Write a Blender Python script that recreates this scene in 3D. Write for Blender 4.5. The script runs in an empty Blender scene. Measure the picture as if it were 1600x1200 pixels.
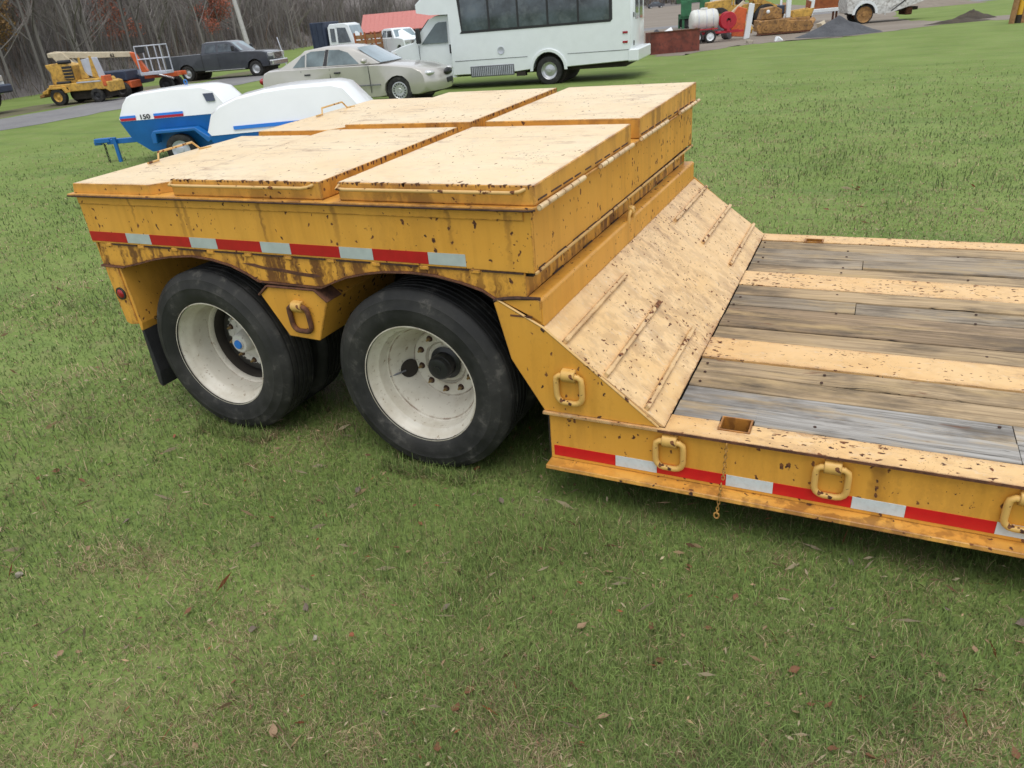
import bpy, bmesh, math, random
import numpy as np
from mathutils import Vector, Matrix

R = math.radians
rnd = random.Random(7)
scene = bpy.context.scene
col = scene.collection

# ------------------------------------------------------------------ camera, sky, sun, exposure
cam_data = bpy.data.cameras.new('camera')
cam_data.sensor_width = 36.0
cam_data.lens = 25.482
cam_data.clip_start = 0.05
cam_data.clip_end = 2000
cam = bpy.data.objects.new('camera', cam_data)
col.objects.link(cam)
right = Vector((0.90395727, 0.42009387, -0.07988987))
up = Vector((-0.12796284, 0.44400213, 0.88684137))
fwd = Vector((-0.40802789, 0.79144377, -0.45511536))
m = Matrix((right, up, -fwd)).transposed().to_4x4()
m.translation = Vector((1.1327, -2.4758, 1.9705))
cam.matrix_world = m
scene.camera = cam
cam_data.dof.use_dof = True
cam_data.dof.focus_distance = 3.6
cam_data.dof.aperture_fstop = 8.0

SUN_EL, SUN_AZ = 70.0, 150.0          # overcast: the sun only gives a soft direction (azimuth from +Y, clockwise)
world = bpy.data.worlds.new('World')
scene.world = world
world.use_nodes = True
wnt = world.node_tree
wnt.nodes.clear()
w_out = wnt.nodes.new('ShaderNodeOutputWorld')
w_bg = wnt.nodes.new('ShaderNodeBackground')
w_sky = wnt.nodes.new('ShaderNodeTexSky')
w_sky.sky_type = 'NISHITA'
w_sky.sun_disc = False
w_sky.sun_elevation = R(SUN_EL)
w_sky.sun_rotation = R(SUN_AZ)
w_sky.dust_density = 3.0
w_mix = wnt.nodes.new('ShaderNodeMix')            # cloud deck: the blue sky is mostly veiled by even grey-white cloud
w_mix.data_type = 'RGBA'
w_mix.inputs[0].default_value = 0.80
w_mix.inputs[7].default_value = (8.6, 9.0, 9.6, 1)
w_bg.inputs['Strength'].default_value = 0.10
wnt.links.new(w_sky.outputs[0], w_mix.inputs[6])
wnt.links.new(w_mix.outputs[2], w_bg.inputs['Color'])
wnt.links.new(w_bg.outputs[0], w_out.inputs['Surface'])

sun_data = bpy.data.lights.new('sun', 'SUN')
sun_data.energy = 1.25
sun_data.angle = R(40)
sun_data.color = (1.0, 0.97, 0.92)
sun = bpy.data.objects.new('sun', sun_data)
col.objects.link(sun)
sd = Vector((math.sin(R(SUN_AZ)) * math.cos(R(SUN_EL)), math.cos(R(SUN_AZ)) * math.cos(R(SUN_EL)), math.sin(R(SUN_EL))))
sun.rotation_euler = sd.to_track_quat('Z', 'Y').to_euler()

scene.view_settings.view_transform = 'Standard'
scene.view_settings.look = 'None'
scene.view_settings.gamma = 1.0
scene.view_settings.exposure = 0.35
scene.view_settings.use_curve_mapping = False

# ------------------------------------------------------------------ node helpers and materials
def N(nt, kind, props=None, **ins):
    n = nt.nodes.new(kind)
    for k, v in (props or {}).items():
        setattr(n, k, v)
    for k, v in ins.items():
        k = int(k[1:]) if k[0] == 'i' and k[1:].isdigit() else k.replace('_', ' ')
        s = n.inputs[k]
        if isinstance(v, bpy.types.NodeSocket):
            nt.links.new(v, s)
        else:
            s.default_value = v
    return n

def new_mat(name):
    mt = bpy.data.materials.new(name)
    mt.use_nodes = True
    nt = mt.node_tree
    return mt, nt, nt.nodes['Principled BSDF']

def mixc(nt, f, a, b):
    n = nt.nodes.new('ShaderNodeMix'); n.data_type = 'RGBA'
    for i, v in ((0, f), (6, a), (7, b)):
        if isinstance(v, bpy.types.NodeSocket): nt.links.new(v, n.inputs[i])
        else: n.inputs[i].default_value = (*v, 1) if isinstance(v, tuple) and len(v) == 3 else v
    return n.outputs[2]

def ramp(nt, v, a, b, lo=0.0, hi=1.0):
    n = N(nt, 'ShaderNodeMapRange', None, i0=v, i1=a, i2=b, i3=lo, i4=hi)
    n.clamp = True
    return n.outputs[0]

def mth(nt, op, a, b=0.0):
    return N(nt, 'ShaderNodeMath', {'operation': op}, i0=a, i1=b).outputs[0]

def noise(nt, vec, scale, detail=4.0, rough=0.55):
    return N(nt, 'ShaderNodeTexNoise', None, Vector=vec, Scale=scale, Detail=detail, Roughness=rough).outputs[0]

def mapped(nt, vec, sx, sy, sz):
    return N(nt, 'ShaderNodeMapping', None, Vector=vec, Scale=(sx, sy, sz)).outputs[0]

def plain(name, c, rough=0.5, metal=0.0, var=0.12, scale=4.0, bump=0.0, coat=0.0, dirt=None, dirt_amt=0.5):
    mt, nt, b = new_mat(name)
    tc = nt.nodes.new('ShaderNodeTexCoord').outputs['Object']
    n = noise(nt, tc, scale, 5)
    c2 = tuple(min(1, x * (1 - var)) for x in c)
    c1 = tuple(min(1, x * (1 + var)) for x in c)
    colr = mixc(nt, ramp(nt, n, .3, .7), c2, c1)
    if dirt:
        d = noise(nt, tc, scale * 2.3, 6, .65)
        colr = mixc(nt, mth(nt, 'MULTIPLY', ramp(nt, d, .48, .68), dirt_amt), colr, dirt)
    nt.links.new(colr, b.inputs['Base Color'])
    b.inputs['Roughness'].default_value = rough
    b.inputs['Metallic'].default_value = metal
    b.inputs['Coat Weight'].default_value = coat
    if bump:
        bn = N(nt, 'ShaderNodeBump', None, Strength=bump, Distance=0.01, Height=noise(nt, tc, scale * 12, 4))
        nt.links.new(bn.outputs[0], b.inputs['Normal'])
    return mt

def rust_paint(name, base, base2, chips=0.2, chip_scale=22.0, chip_dens=0.5, streak=0.0, edge=1.0, rough=0.42,
               scuff=0.0, blotch=0.0, stretch=(1, 1, 1), micro=0.0, seam=0.0, runs=(), szone=(.36, .6), smear=0.0):
    """old machine paint: uneven colour, rust chips, runs of rust below seams, worn edges"""
    mt, nt, b = new_mat(name)
    tc = nt.nodes.new('ShaderNodeTexCoord').outputs['Object']
    wob = N(nt, 'ShaderNodeTexNoise', None, Vector=tc, Scale=30.0, Detail=3.0).outputs['Color']
    off = N(nt, 'ShaderNodeVectorMath', {'operation': 'MULTIPLY_ADD'}, i0=wob, i1=(.05, .05, .05), i2=tc).outputs[0]
    n1 = noise(nt, tc, 2.2, 6, .6)
    paint = mixc(nt, ramp(nt, n1, .32, .68), base, base2)
    n_run = noise(nt, mapped(nt, tc, 14, 14, 1.1), 1.0, 4, .6)     # faint vertical weather runs
    dark = tuple(x * .72 for x in base)
    paint = mixc(nt, mth(nt, 'MULTIPLY', ramp(nt, n_run, .5, .75), .45), paint, dark)
    rust = mixc(nt, ramp(nt, noise(nt, tc, 55, 4), .38, .62), (.045, .018, .012), (.20, .075, .025))
    # chips
    vo = N(nt, 'ShaderNodeTexVoronoi', {'feature': 'F1'}, Vector=mapped(nt, off, *stretch), Scale=chip_scale)
    sep = N(nt, 'ShaderNodeSeparateColor', None, i0=vo.outputs['Color']).outputs
    keep = ramp(nt, sep[0], 1 - chip_dens, 1.0)
    zone = ramp(nt, noise(nt, tc, 1.7, 3), .38, .62, .45, 1.0)
    thr = mth(nt, 'MULTIPLY', mth(nt, 'MULTIPLY', keep, zone), chips)
    mask = ramp(nt, mth(nt, 'SUBTRACT', thr, vo.outputs['Distance']), 0.0, .05)
    if micro:
        v2 = N(nt, 'ShaderNodeTexVoronoi', {'feature': 'F1'}, Vector=mapped(nt, off, *stretch), Scale=chip_scale * 2.3)
        s2 = N(nt, 'ShaderNodeSeparateColor', None, i0=v2.outputs['Color']).outputs
        t2 = mth(nt, 'MULTIPLY', mth(nt, 'MULTIPLY', ramp(nt, s2[1], 1 - micro, 1.0), ramp(nt, noise(nt, tc, 3.1, 3), .4, .65)), .36)
        mask = mth(nt, 'MAXIMUM', mask, ramp(nt, mth(nt, 'SUBTRACT', t2, v2.outputs['Distance']), 0.0, .06))
    if blotch:
        bl = noise(nt, off, 3.4, 8, .68)
        mask = mth(nt, 'MAXIMUM', mask, mth(nt, 'MULTIPLY', ramp(nt, bl, .66, .70), blotch))
    stain = None
    if streak:
        st = noise(nt, mapped(nt, off, 17, 17, .9), 1.0, 5, .62)
        zs = ramp(nt, noise(nt, tc, 1.3, 2), *szone)
        stain = mth(nt, 'MULTIPLY', mth(nt, 'MULTIPLY', ramp(nt, st, .45, .58), zs), streak)
        paint = mixc(nt, stain, paint, (.16, .062, .018))
    if runs:       # single rust runs: (x, half width, top z, bottom z)
        xyz = N(nt, 'ShaderNodeSeparateXYZ', None, i0=off).outputs
        for rx, rw, z1, z0 in runs:
            band = ramp(nt, mth(nt, 'ABSOLUTE', mth(nt, 'SUBTRACT', xyz[0], rx + .025)), rw * .3, rw, 1, 0)
            fade = mth(nt, 'MULTIPLY', ramp(nt, xyz[2], z0 + .025, z1 + .025, .25, 1), ramp(nt, xyz[2], z0 + .015, z0 + .06))
            paint = mixc(nt, mth(nt, 'MULTIPLY', mth(nt, 'MULTIPLY', band, fade), .55), paint, (.15, .055, .018))
    if seam:       # soft brown staining that creeps in from edges and seams
        b2 = N(nt, 'ShaderNodeBevel', {'samples': 4}, Radius=0.055)
        g2 = nt.nodes.new('ShaderNodeNewGeometry')
        d2 = N(nt, 'ShaderNodeVectorMath', {'operation': 'DOT_PRODUCT'}, i0=b2.outputs[0], i1=g2.outputs['Normal']).outputs['Value']
        sm = mth(nt, 'MULTIPLY', ramp(nt, mth(nt, 'SUBTRACT', 1.0, d2), .0, .22), ramp(nt, noise(nt, off, 6, 6, .7), .42, .62))
        paint = mixc(nt, mth(nt, 'MULTIPLY', sm, seam), paint, (.30, .125, .035))
    # halo of rust stain round the chips
    halo = mth(nt, 'MULTIPLY', ramp(nt, mth(nt, 'SUBTRACT', mth(nt, 'ADD', thr, .12), vo.outputs['Distance']), 0, .25), mth(nt, 'MULTIPLY', keep, .35))
    paint = mixc(nt, halo, paint, (.30, .12, .03))
    if scuff:
        sc = noise(nt, mapped(nt, off, 3, 9, 3), 6.0, 6, .7)
        paint = mixc(nt, mth(nt, 'MULTIPLY', ramp(nt, sc, .56, .72), scuff), paint, (.62, .55, .44))
    if smear:      # brown smears and long scratches rubbed into the faded paint
        s1 = noise(nt, mapped(nt, off, 2.2, 9, 4), 1.6, 7, .72)
        z1_ = ramp(nt, noise(nt, tc, 1.9, 3), .40, .62)
        paint = mixc(nt, mth(nt, 'MULTIPLY', mth(nt, 'MULTIPLY', ramp(nt, s1, .52, .68), z1_), smear), paint, (.34, .19, .085))
        s2 = noise(nt, mapped(nt, off, 4, 34, 6), 1.3, 5, .7)
        paint = mixc(nt, mth(nt, 'MULTIPLY', mth(nt, 'MULTIPLY', ramp(nt, s2, .63, .68), z1_), smear), paint, (.12, .065, .035))
    if edge:
        bv = N(nt, 'ShaderNodeBevel', {'samples': 4}, Radius=0.009)
        ge = nt.nodes.new('ShaderNodeNewGeometry')
        dt = N(nt, 'ShaderNodeVectorMath', {'operation': 'DOT_PRODUCT'}, i0=bv.outputs[0], i1=ge.outputs['Normal']).outputs['Value']
        ed = ramp(nt, mth(nt, 'SUBTRACT', 1.0, dt), .015, .12)
        ed = mth(nt, 'MULTIPLY', ed, ramp(nt, noise(nt, tc, 9, 5, .7), .43, .53))
        mask = mth(nt, 'MAXIMUM', mask, mth(nt, 'MULTIPLY', ed, edge))
    colr = mixc(nt, mask, paint, rust)
    nt.links.new(colr, b.inputs['Base Color'])
    nt.links.new(ramp(nt, mask, 0, 1, rough, .9), b.inputs['Roughness'])
    b.inputs['Specular IOR Level'].default_value = .45
    h = mth(nt, 'SUBTRACT', mth(nt, 'MULTIPLY', noise(nt, tc, 7, 3), .5), mth(nt, 'MULTIPLY', mask, .6))
    bn = N(nt, 'ShaderNodeBump', None, Strength=.25, Distance=.004, Height=h)
    nt.links.new(bn.outputs[0], b.inputs['Normal'])
    return mt

Y1, Y2 = (.67, .315, .040), (.73, .365, .058)
M = {}
M['paint'] = rust_paint('yellow_paint', Y1, Y2, chips=.43, chip_scale=36, chip_dens=.6, edge=.9, streak=.16, stretch=(1, 1, .62), micro=.35, seam=.28, runs=((-1.868, .016, 1.28, 1.07), (-1.828, .018, 1.29, 1.06), (-2.2, .012, 1.27, 1.15), (-.93, .016, 1.29, 1.10), (-1.35, .012, 1.2, 1.06), (-.36, .014, 1.28, 1.12), (-.10, .016, 1.29, 1.06), (1.30, .03, .43, .22), (2.2, .03, .43, .22)))
M['paint_rusty'] = rust_paint('yellow_paint_rust_runs', Y1, Y2, chips=.48, chip_scale=36, chip_dens=.5, streak=1.0, edge=1.0, blotch=.8, stretch=(1, 1, .6), micro=.4, seam=1.0, szone=(.24, .46))
M['lid'] = rust_paint('chalky_skylit_lid_paint', (.77, .555, .29), (.80, .635, .39), chips=.34, chip_scale=46, chip_dens=.34, edge=1.0,
                      scuff=.9, rough=.34, stretch=(1, .35, 1), micro=.6, seam=.8, smear=.8)  # chalky fade, plus the bright sky glare on the tops put into the colour
M['lid_side'] = rust_paint('yellow_lid_side_paint', (.64, .31, .05), (.70, .36, .07), chips=.42, chip_scale=34, chip_dens=.5, edge=1.0, streak=.6, seam=.9)
M['ramp'] = rust_paint('worn_yellow_ramp_paint', (.71, .455, .19), (.76, .535, .28), chips=.48, chip_scale=62, chip_dens=.55, seam=.7, edge=1.0,
                       scuff=.5, stretch=(1, .6, 1), micro=1.0, streak=.30, smear=.85)
M['deck_steel'] = rust_paint('worn_yellow_deck_paint', (.68, .41, .15), (.74, .50, .24), seam=.9, smear=.85, chips=.54, chip_scale=60, chip_dens=.65, edge=1.0,
                             scuff=.45, stretch=(.5, 1, 1), micro=.9, blotch=.7)
M['ring_paint'] = rust_paint('chipped_ring_paint', (.64, .37, .09), (.70, .43, .13), chips=.5, chip_scale=45, chip_dens=.5, edge=.5, blotch=.4)
M['rust'] = plain('bare_rust', (.10, .040, .022), .9, var=.5, scale=14, bump=.5, dirt=(.25, .10, .035))
M['rust_yellow'] = rust_paint('rusty_rod_paint', (.62, .38, .12), (.66, .42, .18), chips=.62, chip_scale=30, chip_dens=.8, edge=.3, blotch=.8)
M['rib'] = rust_paint('rusty_rib_paint', (.66, .43, .19), (.72, .50, .26), chips=.75, chip_scale=38, chip_dens=.8, edge=1.0, blotch=.8, seam=.8, stretch=(1, .5, 1))
M['well_shade_dirt'] = plain('shaded_dirty_yellow', (.13, .070, .022), .85, var=.4, scale=5, dirt=(.03, .024, .018), dirt_amt=.8)  # dirty yellow, with the shade inside the wheel wells painted in
M['pocket'] = rust_paint('rusty_pocket', (.52, .24, .04), (.40, .16, .03), chips=.5, chip_scale=18, chip_dens=.6, streak=1.0, edge=.3, blotch=1)
M['under'] = plain('underbody_dark', (.030, .024, .018), .9, var=.4)
M['red_tape'] = plain('red_reflective_tape', (.42, .006, .012), .32, var=.10, scale=20)
M['white_tape'] = plain('white_reflective_tape', (.42, .47, .46), .35, var=.08, scale=20)
M['red_tape_b'] = plain('bright_red_reflective_tape', (.55, .010, .014), .32, var=.08, scale=20)
M['white_tape_b'] = plain('clean_white_reflective_tape', (.58, .64, .66), .35, var=.06, scale=20, dirt=(.4, .36, .3), dirt_amt=.3)
M['weld'] = plain('rusty_weld', (.055, .026, .018), .9, var=.5, scale=40)
M['marker_red'] = plain('red_lamp_lens', (.30, .012, .018), .18, var=.1)
M['flap'] = plain('black_rubber_flap', (.022, .022, .024), .65, var=.3, scale=8, bump=.3)
M['hub_black'] = plain('black_hub_cap', (.018, .018, .020), .38, var=.3, scale=20)
M['brass'] = plain('rusty_lug_brass', (.22, .15, .08), .5, .5, var=.4, scale=40)
M['brass_tip'] = plain('brass_stud', (.36, .24, .10), .4, .6, var=.3, scale=40)
M['blue_cap'] = plain('blue_plastic_cap', (.02, .18, .60), .4)
M['chain'] = plain('yellow_rusty_chain', (.42, .22, .05), .6, var=.4, scale=60, dirt=(.12, .05, .02), dirt_amt=.8)

def rubber(name, c=.020):
    mt, nt, b = new_mat(name)
    tc = nt.nodes.new('ShaderNodeTexCoord').outputs['Object']
    n = noise(nt, tc, 7, 7, .65)
    c1 = mixc(nt, ramp(nt, n, .42, .72), (c, c, c), (c * 2.3, c * 2.3, c * 2.2))
    n2 = noise(nt, tc, 22, 5, .7)
    c2 = mixc(nt, mth(nt, 'MULTIPLY', mth(nt, 'MULTIPLY', ramp(nt, n2, .50, .66), ramp(nt, n, .5, .62)), .6), c1, (.13, .12, .105))
    c2 = mixc(nt, ramp(nt, noise(nt, tc, 3.5, 4), .40, .68, .02, .22), c2, (.095, .088, .076))     # dry dust
    nt.links.new(c2, b.inputs['Base Color'])
    nt.links.new(ramp(nt, n, .3, .7, .58, .82), b.inputs['Roughness'])
    b.inputs['Specular IOR Level'].default_value = .35
    bn = N(nt, 'ShaderNodeBump', None, Strength=.3, Distance=.003, Height=noise(nt, tc, 60, 3))
    nt.links.new(bn.outputs[0], b.inputs['Normal'])
    return mt
M['tyre'] = rubber('tyre_rubber', .012)

def rim_mat(name, white=(.60, .56, .475), dirt=(.22, .15, .085), amt=1.0, flake=None):
    mt, nt, b = new_mat(name)
    tc = nt.nodes.new('ShaderNodeTexCoord').outputs['Object']
    n = noise(nt, tc, 6, 6, .62)
    c1 = mixc(nt, mth(nt, 'MULTIPLY', ramp(nt, n, .46, .72), amt), white, (.46, .41, .32))
    n2 = noise(nt, tc, 32, 5, .7)
    c1 = mixc(nt, mth(nt, 'MULTIPLY', ramp(nt, n2, .6, .7), amt), c1, dirt)
    bv = N(nt, 'ShaderNodeBevel', {'samples': 4}, Radius=0.012)
    ge = nt.nodes.new('ShaderNodeNewGeometry')
    dt = N(nt, 'ShaderNodeVectorMath', {'operation': 'DOT_PRODUCT'}, i0=bv.outputs[0], i1=ge.outputs['Normal']).outputs['Value']
    ed = mth(nt, 'MULTIPLY', ramp(nt, mth(nt, 'SUBTRACT', 1.0, dt), .04, .22), ramp(nt, noise(nt, tc, 16, 4), .36, .56))
    c1 = mixc(nt, ed, c1, (.14, .06, .03))
    if flake:      # paint flaked off the outer part of the plate, bare dark steel shows
        xyz = N(nt, 'ShaderNodeSeparateXYZ', None, i0=tc).outputs
        dx, dz = mth(nt, 'SUBTRACT', xyz[0], flake[0]), mth(nt, 'SUBTRACT', xyz[2], flake[1])
        rad = mth(nt, 'SQRT', mth(nt, 'ADD', mth(nt, 'MULTIPLY', dx, dx), mth(nt, 'MULTIPLY', dz, dz)))
        fl = mth(nt, 'ADD', rad, mth(nt, 'MULTIPLY', mth(nt, 'SUBTRACT', noise(nt, tc, 40, 6, .7), .5), .11))
        c1 = mixc(nt, ramp(nt, fl, .150, .157), c1, (.022, .020, .018))
    nt.links.new(c1, b.inputs['Base Color'])
    b.inputs['Roughness'].default_value = .42
    return mt
M['rim'] = rim_mat('white_wheel_paint')
M['rim_back'] = rim_mat('flaking_wheel_paint', (.60, .58, .53), (.10, .08, .06), .8, (-1.8897, .465))

def wood_mat():
    mt, nt, b = new_mat('weathered_planks')
    tc = nt.nodes.new('ShaderNodeTexCoord').outputs['Object']
    oi = nt.nodes.new('ShaderNodeObjectInfo')
    v = N(nt, 'ShaderNodeVectorMath', {'operation': 'MULTIPLY_ADD'}, i0=oi.outputs['Random'], i1=(13, 7, 5), i2=tc).outputs[0]
    wob = N(nt, 'ShaderNodeTexNoise', None, Vector=v, Scale=2.5, Detail=2.0).outputs['Color']
    v = N(nt, 'ShaderNodeVectorMath', {'operation': 'MULTIPLY_ADD'}, i0=wob, i1=(0, .05, 0), i2=v).outputs[0]
    g1 = noise(nt, mapped(nt, v, 2.0, 55, 4), 1.0, 6, .65)
    g2 = noise(nt, mapped(nt, v, 1.2, 9, 2), 1.0, 4, .6)
    c0 = oi.outputs['Color']
    grey = mixc(nt, ramp(nt, g1, .3, .7), (.55, .53, .50), (1.25, 1.25, 1.25))
    mul = nt.nodes.new('ShaderNodeMix'); mul.data_type = 'RGBA'; mul.blend_type = 'MULTIPLY'
    mul.inputs[0].default_value = 1.0
    nt.links.new(c0, mul.inputs[6]); nt.links.new(grey, mul.inputs[7])
    c = mul.outputs[2]
    pn = noise(nt, mapped(nt, v, 1.6, 7, 2), 1.0, 6, .7)
    c = mixc(nt, mth(nt, 'MULTIPLY', ramp(nt, pn, .50, .64), .65), c, (.46, .33, .165))       # yellow paint left in the grain
    st = noise(nt, mapped(nt, v, 2.2, 5, 2), 1.3, 5, .6)
    c = mixc(nt, mth(nt, 'MULTIPLY', ramp(nt, st, .50, .70), .72), c, (.070, .058, .048))    # dark stains
    xx = N(nt, 'ShaderNodeSeparateXYZ', None, i0=tc).outputs[0]
    dk = mth(nt, 'MULTIPLY', ramp(nt, xx, .50, 1.0, 1, 0), ramp(nt, noise(nt, mapped(nt, v, 4, 12, 2), 1.0, 4, .6), .36, .58))
    c = mixc(nt, mth(nt, 'MULTIPLY', dk, .6), c, (.075, .065, .055))       # damp dirt gathered at the foot of the ramp
    rs = noise(nt, mapped(nt, v, 3.5, 8, 2), 1.7, 3, .5)
    c = mixc(nt, mth(nt, 'MULTIPLY', ramp(nt, rs, .68, .74), .6), c, (.14, .055, .025))
    ck = noise(nt, mapped(nt, v, .9, 38, 3), 1.0, 3, .5)
    crack = mth(nt, 'MULTIPLY', ramp(nt, mth(nt, 'ABSOLUTE', mth(nt, 'SUBTRACT', ck, .53)), .0, .012, 1, 0), ramp(nt, g2, .46, .58))
    c = mixc(nt, crack, c, (.025, .022, .02))
    nt.links.new(c, b.inputs['Base Color'])
    b.inputs['Roughness'].default_value = .82
    b.inputs['Specular IOR Level'].default_value = .2
    h = mth(nt, 'SUBTRACT', mth(nt, 'MULTIPLY', g1, .5), crack)
    bn = N(nt, 'ShaderNodeBump', None, Strength=.5, Distance=.004, Height=h)
    nt.links.new(bn.outputs[0], b.inputs['Normal'])
    return mt
M['wood'] = wood_mat()

def lawn_mat():
    mt, nt, b = new_mat('lawn_ground')
    g = nt.nodes.new('ShaderNodeNewGeometry').outputs['Position']
    n1 = noise(nt, g, .55, 5, .6)
    n2 = noise(nt, g, 3.5, 6, .65)
    n3 = noise(nt, g, 42, 4, .7)
    c = mixc(nt, ramp(nt, n1, .35, .65), (.148, .212, .050), (.195, .262, .074))
    c = mixc(nt, mth(nt, 'MULTIPLY', ramp(nt, n2, .50, .72), .55), c, (.25, .215, .115))
    n4 = noise(nt, mapped(nt, g, .35, 1.3, 1), 1.0, 5, .65)
    c = mixc(nt, mth(nt, 'MULTIPLY', ramp(nt, n4, .52, .68), .5), c, (.095, .155, .045))
    c = mixc(nt, mth(nt, 'MULTIPLY', ramp(nt, n3, .45, .7), .35), c, (.08, .10, .035))
    nt.links.new(c, b.inputs['Base Color'])
    b.inputs['Roughness'].default_value = .95
    b.inputs['Specular IOR Level'].default_value = .15
    bn = N(nt, 'ShaderNodeBump', None, Strength=.35, Distance=.03, Height=n3)
    nt.links.new(bn.outputs[0], b.inputs['Normal'])
    return mt
M['lawn'] = lawn_mat()

def tint_mat(name, rough=.6, trans=.0):
    mt, nt, b = new_mat(name)
    a = N(nt, 'ShaderNodeAttribute', {'attribute_name': 'tint'})
    nt.links.new(a.outputs['Color'], b.inputs['Base Color'])
    b.inputs['Roughness'].default_value = rough
    b.inputs['Specular IOR Level'].default_value = .25
    if trans:      # thin blades let some light through; soft turf normals, as a sward scatters like its ground
        ge = nt.nodes.new('ShaderNodeNewGeometry').outputs['Normal']
        nn = N(nt, 'ShaderNodeVectorMath', {'operation': 'MULTIPLY_ADD'}, i0=ge, i1=(.25, .25, .25), i2=(0, 0, .9)).outputs[0]
        nn = N(nt, 'ShaderNodeVectorMath', {'operation': 'NORMALIZE'}, i0=nn).outputs[0]
        nt.links.new(nn, b.inputs['Normal'])
        tr = N(nt, 'ShaderNodeBsdfTranslucent', None, Color=a.outputs['Color'])
        mx = N(nt, 'ShaderNodeMixShader', None, i0=trans, i1=b.outputs[0], i2=tr.outputs[0])
        nt.links.new(mx.outputs[0], nt.nodes['Material Output'].inputs['Surface'])
    return mt
M['blade'] = tint_mat('grass_blades', .5, .22)
M['twig'] = tint_mat('bare_twigs', .9)

def ground_mat(name, a, c, d, s1=.6, s2=9, rough=.95, stretch=(1, 1, 1)):
    mt, nt, b = new_mat(name)
    g = mapped(nt, nt.nodes.new('ShaderNodeNewGeometry').outputs['Position'], *stretch)
    n1, n2 = noise(nt, g, s1, 5, .6), noise(nt, g, s2, 5, .7)
    x = mixc(nt, ramp(nt, n1, .35, .65), a, c)
    x = mixc(nt, mth(nt, 'MULTIPLY', ramp(nt, n2, .5, .7), .6), x, d)
    nt.links.new(x, b.inputs['Base Color'])
    b.inputs['Roughness'].default_value = rough
    bn = N(nt, 'ShaderNodeBump', None, Strength=.6, Distance=.05, Height=n2)
    nt.links.new(bn.outputs[0], b.inputs['Normal'])
    return mt
M['road'] = ground_mat('old_asphalt', (.17, .165, .17), (.22, .215, .21), (.12, .115, .11), .5, 5)
M['dirt'] = ground_mat('dirt_yard', (.19, .155, .12), (.24, .205, .165), (.12, .105, .085), .25, 3.0, stretch=(.5, 1.6, 1))
M['verge'] = ground_mat('muddy_verge', (.10, .085, .05), (.15, .14, .07), (.07, .10, .03), .8, 4)
M['hill'] = ground_mat('brown_hillside', (.125, .112, .104), (.16, .142, .130), (.10, .085, .078), .06, .9)
M['gravel'] = ground_mat('dark_gravel', (.060, .062, .070), (.085, .088, .096), (.13, .13, .13), 2.5, 16)
M['soil'] = ground_mat('dark_soil', (.045, .035, .025), (.075, .06, .04), (.03, .025, .02), 2, 10)

V = lambda n, *a, **k: plain(n, *a, **k)
M['glass'] = V('reflection_toned_glass', (.055, .070, .085), .06, var=.7, scale=1.6, coat=.4, dirt=(.14, .16, .17), dirt_amt=.5)  # blue-grey tone and pale patches are reflections painted into the glass
M['glass_mid'] = V('green_tinted_glass', (.085, .115, .120), .06, var=.4, scale=2, coat=.4)
M['glass_side'] = V('side_window_glass', (.12, .155, .165), .06, var=.5, scale=2, coat=.5)
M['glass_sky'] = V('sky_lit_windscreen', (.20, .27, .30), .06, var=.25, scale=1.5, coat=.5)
M['chrome'] = V('chrome', (.60, .60, .60), .2, .9)
M['black'] = V('black_plastic', (.018, .018, .020), .5)
M['white'] = V('white_vehicle_paint', (.74, .78, .79), .3, var=.03, coat=.3)
M['white_shine'] = V('fresh_white_paint', (.80, .81, .81), .25, var=.02, coat=.4)
M['champagne'] = V('champagne_car_paint', (.50, .475, .435), .28, .35, var=.04, coat=.6)
M['dark_grey'] = V('dark_grey_truck_paint', (.060, .064, .078), .28, .3, var=.1, coat=.6)
M['blue'] = V('blue_machine_paint', (.010, .135, .42), .35, var=.1, coat=.2)
M['stripe_blue'] = V('blue_stripe', (.02, .20, .70), .4, var=.03)
M['stripe_red'] = V('red_stripe', (.50, .012, .03), .4, var=.03)
M['letter'] = V('black_lettering', (.01, .01, .012), .5)
M['mach_yellow'] = V('machine_yellow', (.56, .33, .06), .55, var=.25, scale=3, dirt=(.14, .07, .03), dirt_amt=.7)
M['mach_rusty'] = V('rusty_machine_yellow', (.34, .18, .055), .7, var=.4, scale=3, dirt=(.07, .035, .02), dirt_amt=.9)
M['cream'] = V('cream_boom_paint', (.58, .50, .36), .5, var=.12, dirt=(.4, .3, .18), dirt_amt=.5)
M['orange'] = V('orange_paint', (.62, .12, .03), .5, var=.15, dirt=(.2, .07, .03), dirt_amt=.5)
M['cage'] = V('pale_grey_steel', (.50, .52, .58), .45, .2, var=.1)
M['navy'] = V('navy_paint', (.03, .042, .075), .5, var=.2)
M['red_roof'] = V('red_metal_roof', (.50, .17, .145), .5, var=.08)  # red paled and greyed: distance haze mixed into the colour
M['red_wall'] = V('red_barn_wall', (.26, .03, .03), .7, var=.15)
M['red'] = V('red_machine_paint', (.42, .015, .03), .45, var=.15)
M['rust_bin'] = V('rusty_steel_sheet', (.17, .045, .030), .85, var=.4, scale=3, dirt=(.07, .03, .025), dirt_amt=.8)
M['rust_orange'] = V('orange_rust_sheet', (.36, .11, .035), .85, var=.25, scale=3, dirt=(.2, .06, .03), dirt_amt=.7)
M['green'] = V('green_machine_paint', (.03, .14, .06), .6, var=.3, scale=3)
M['tank'] = V('white_poly_tank', (.62, .62, .58), .5, var=.08, scale=3, dirt=(.4, .37, .3), dirt_amt=.4)
M['wreck'] = V('dirty_white_wreck_paint', (.60, .60, .57), .6, var=.2, scale=4, dirt=(.16, .13, .10), dirt_amt=.8)
M['grey_metal'] = V('grey_metal', (.16, .165, .18), .5, .4, var=.25)
M['pole_wood'] = V('grey_pole_wood', (.36, .35, .33), .8, var=.15, scale=6)
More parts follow.
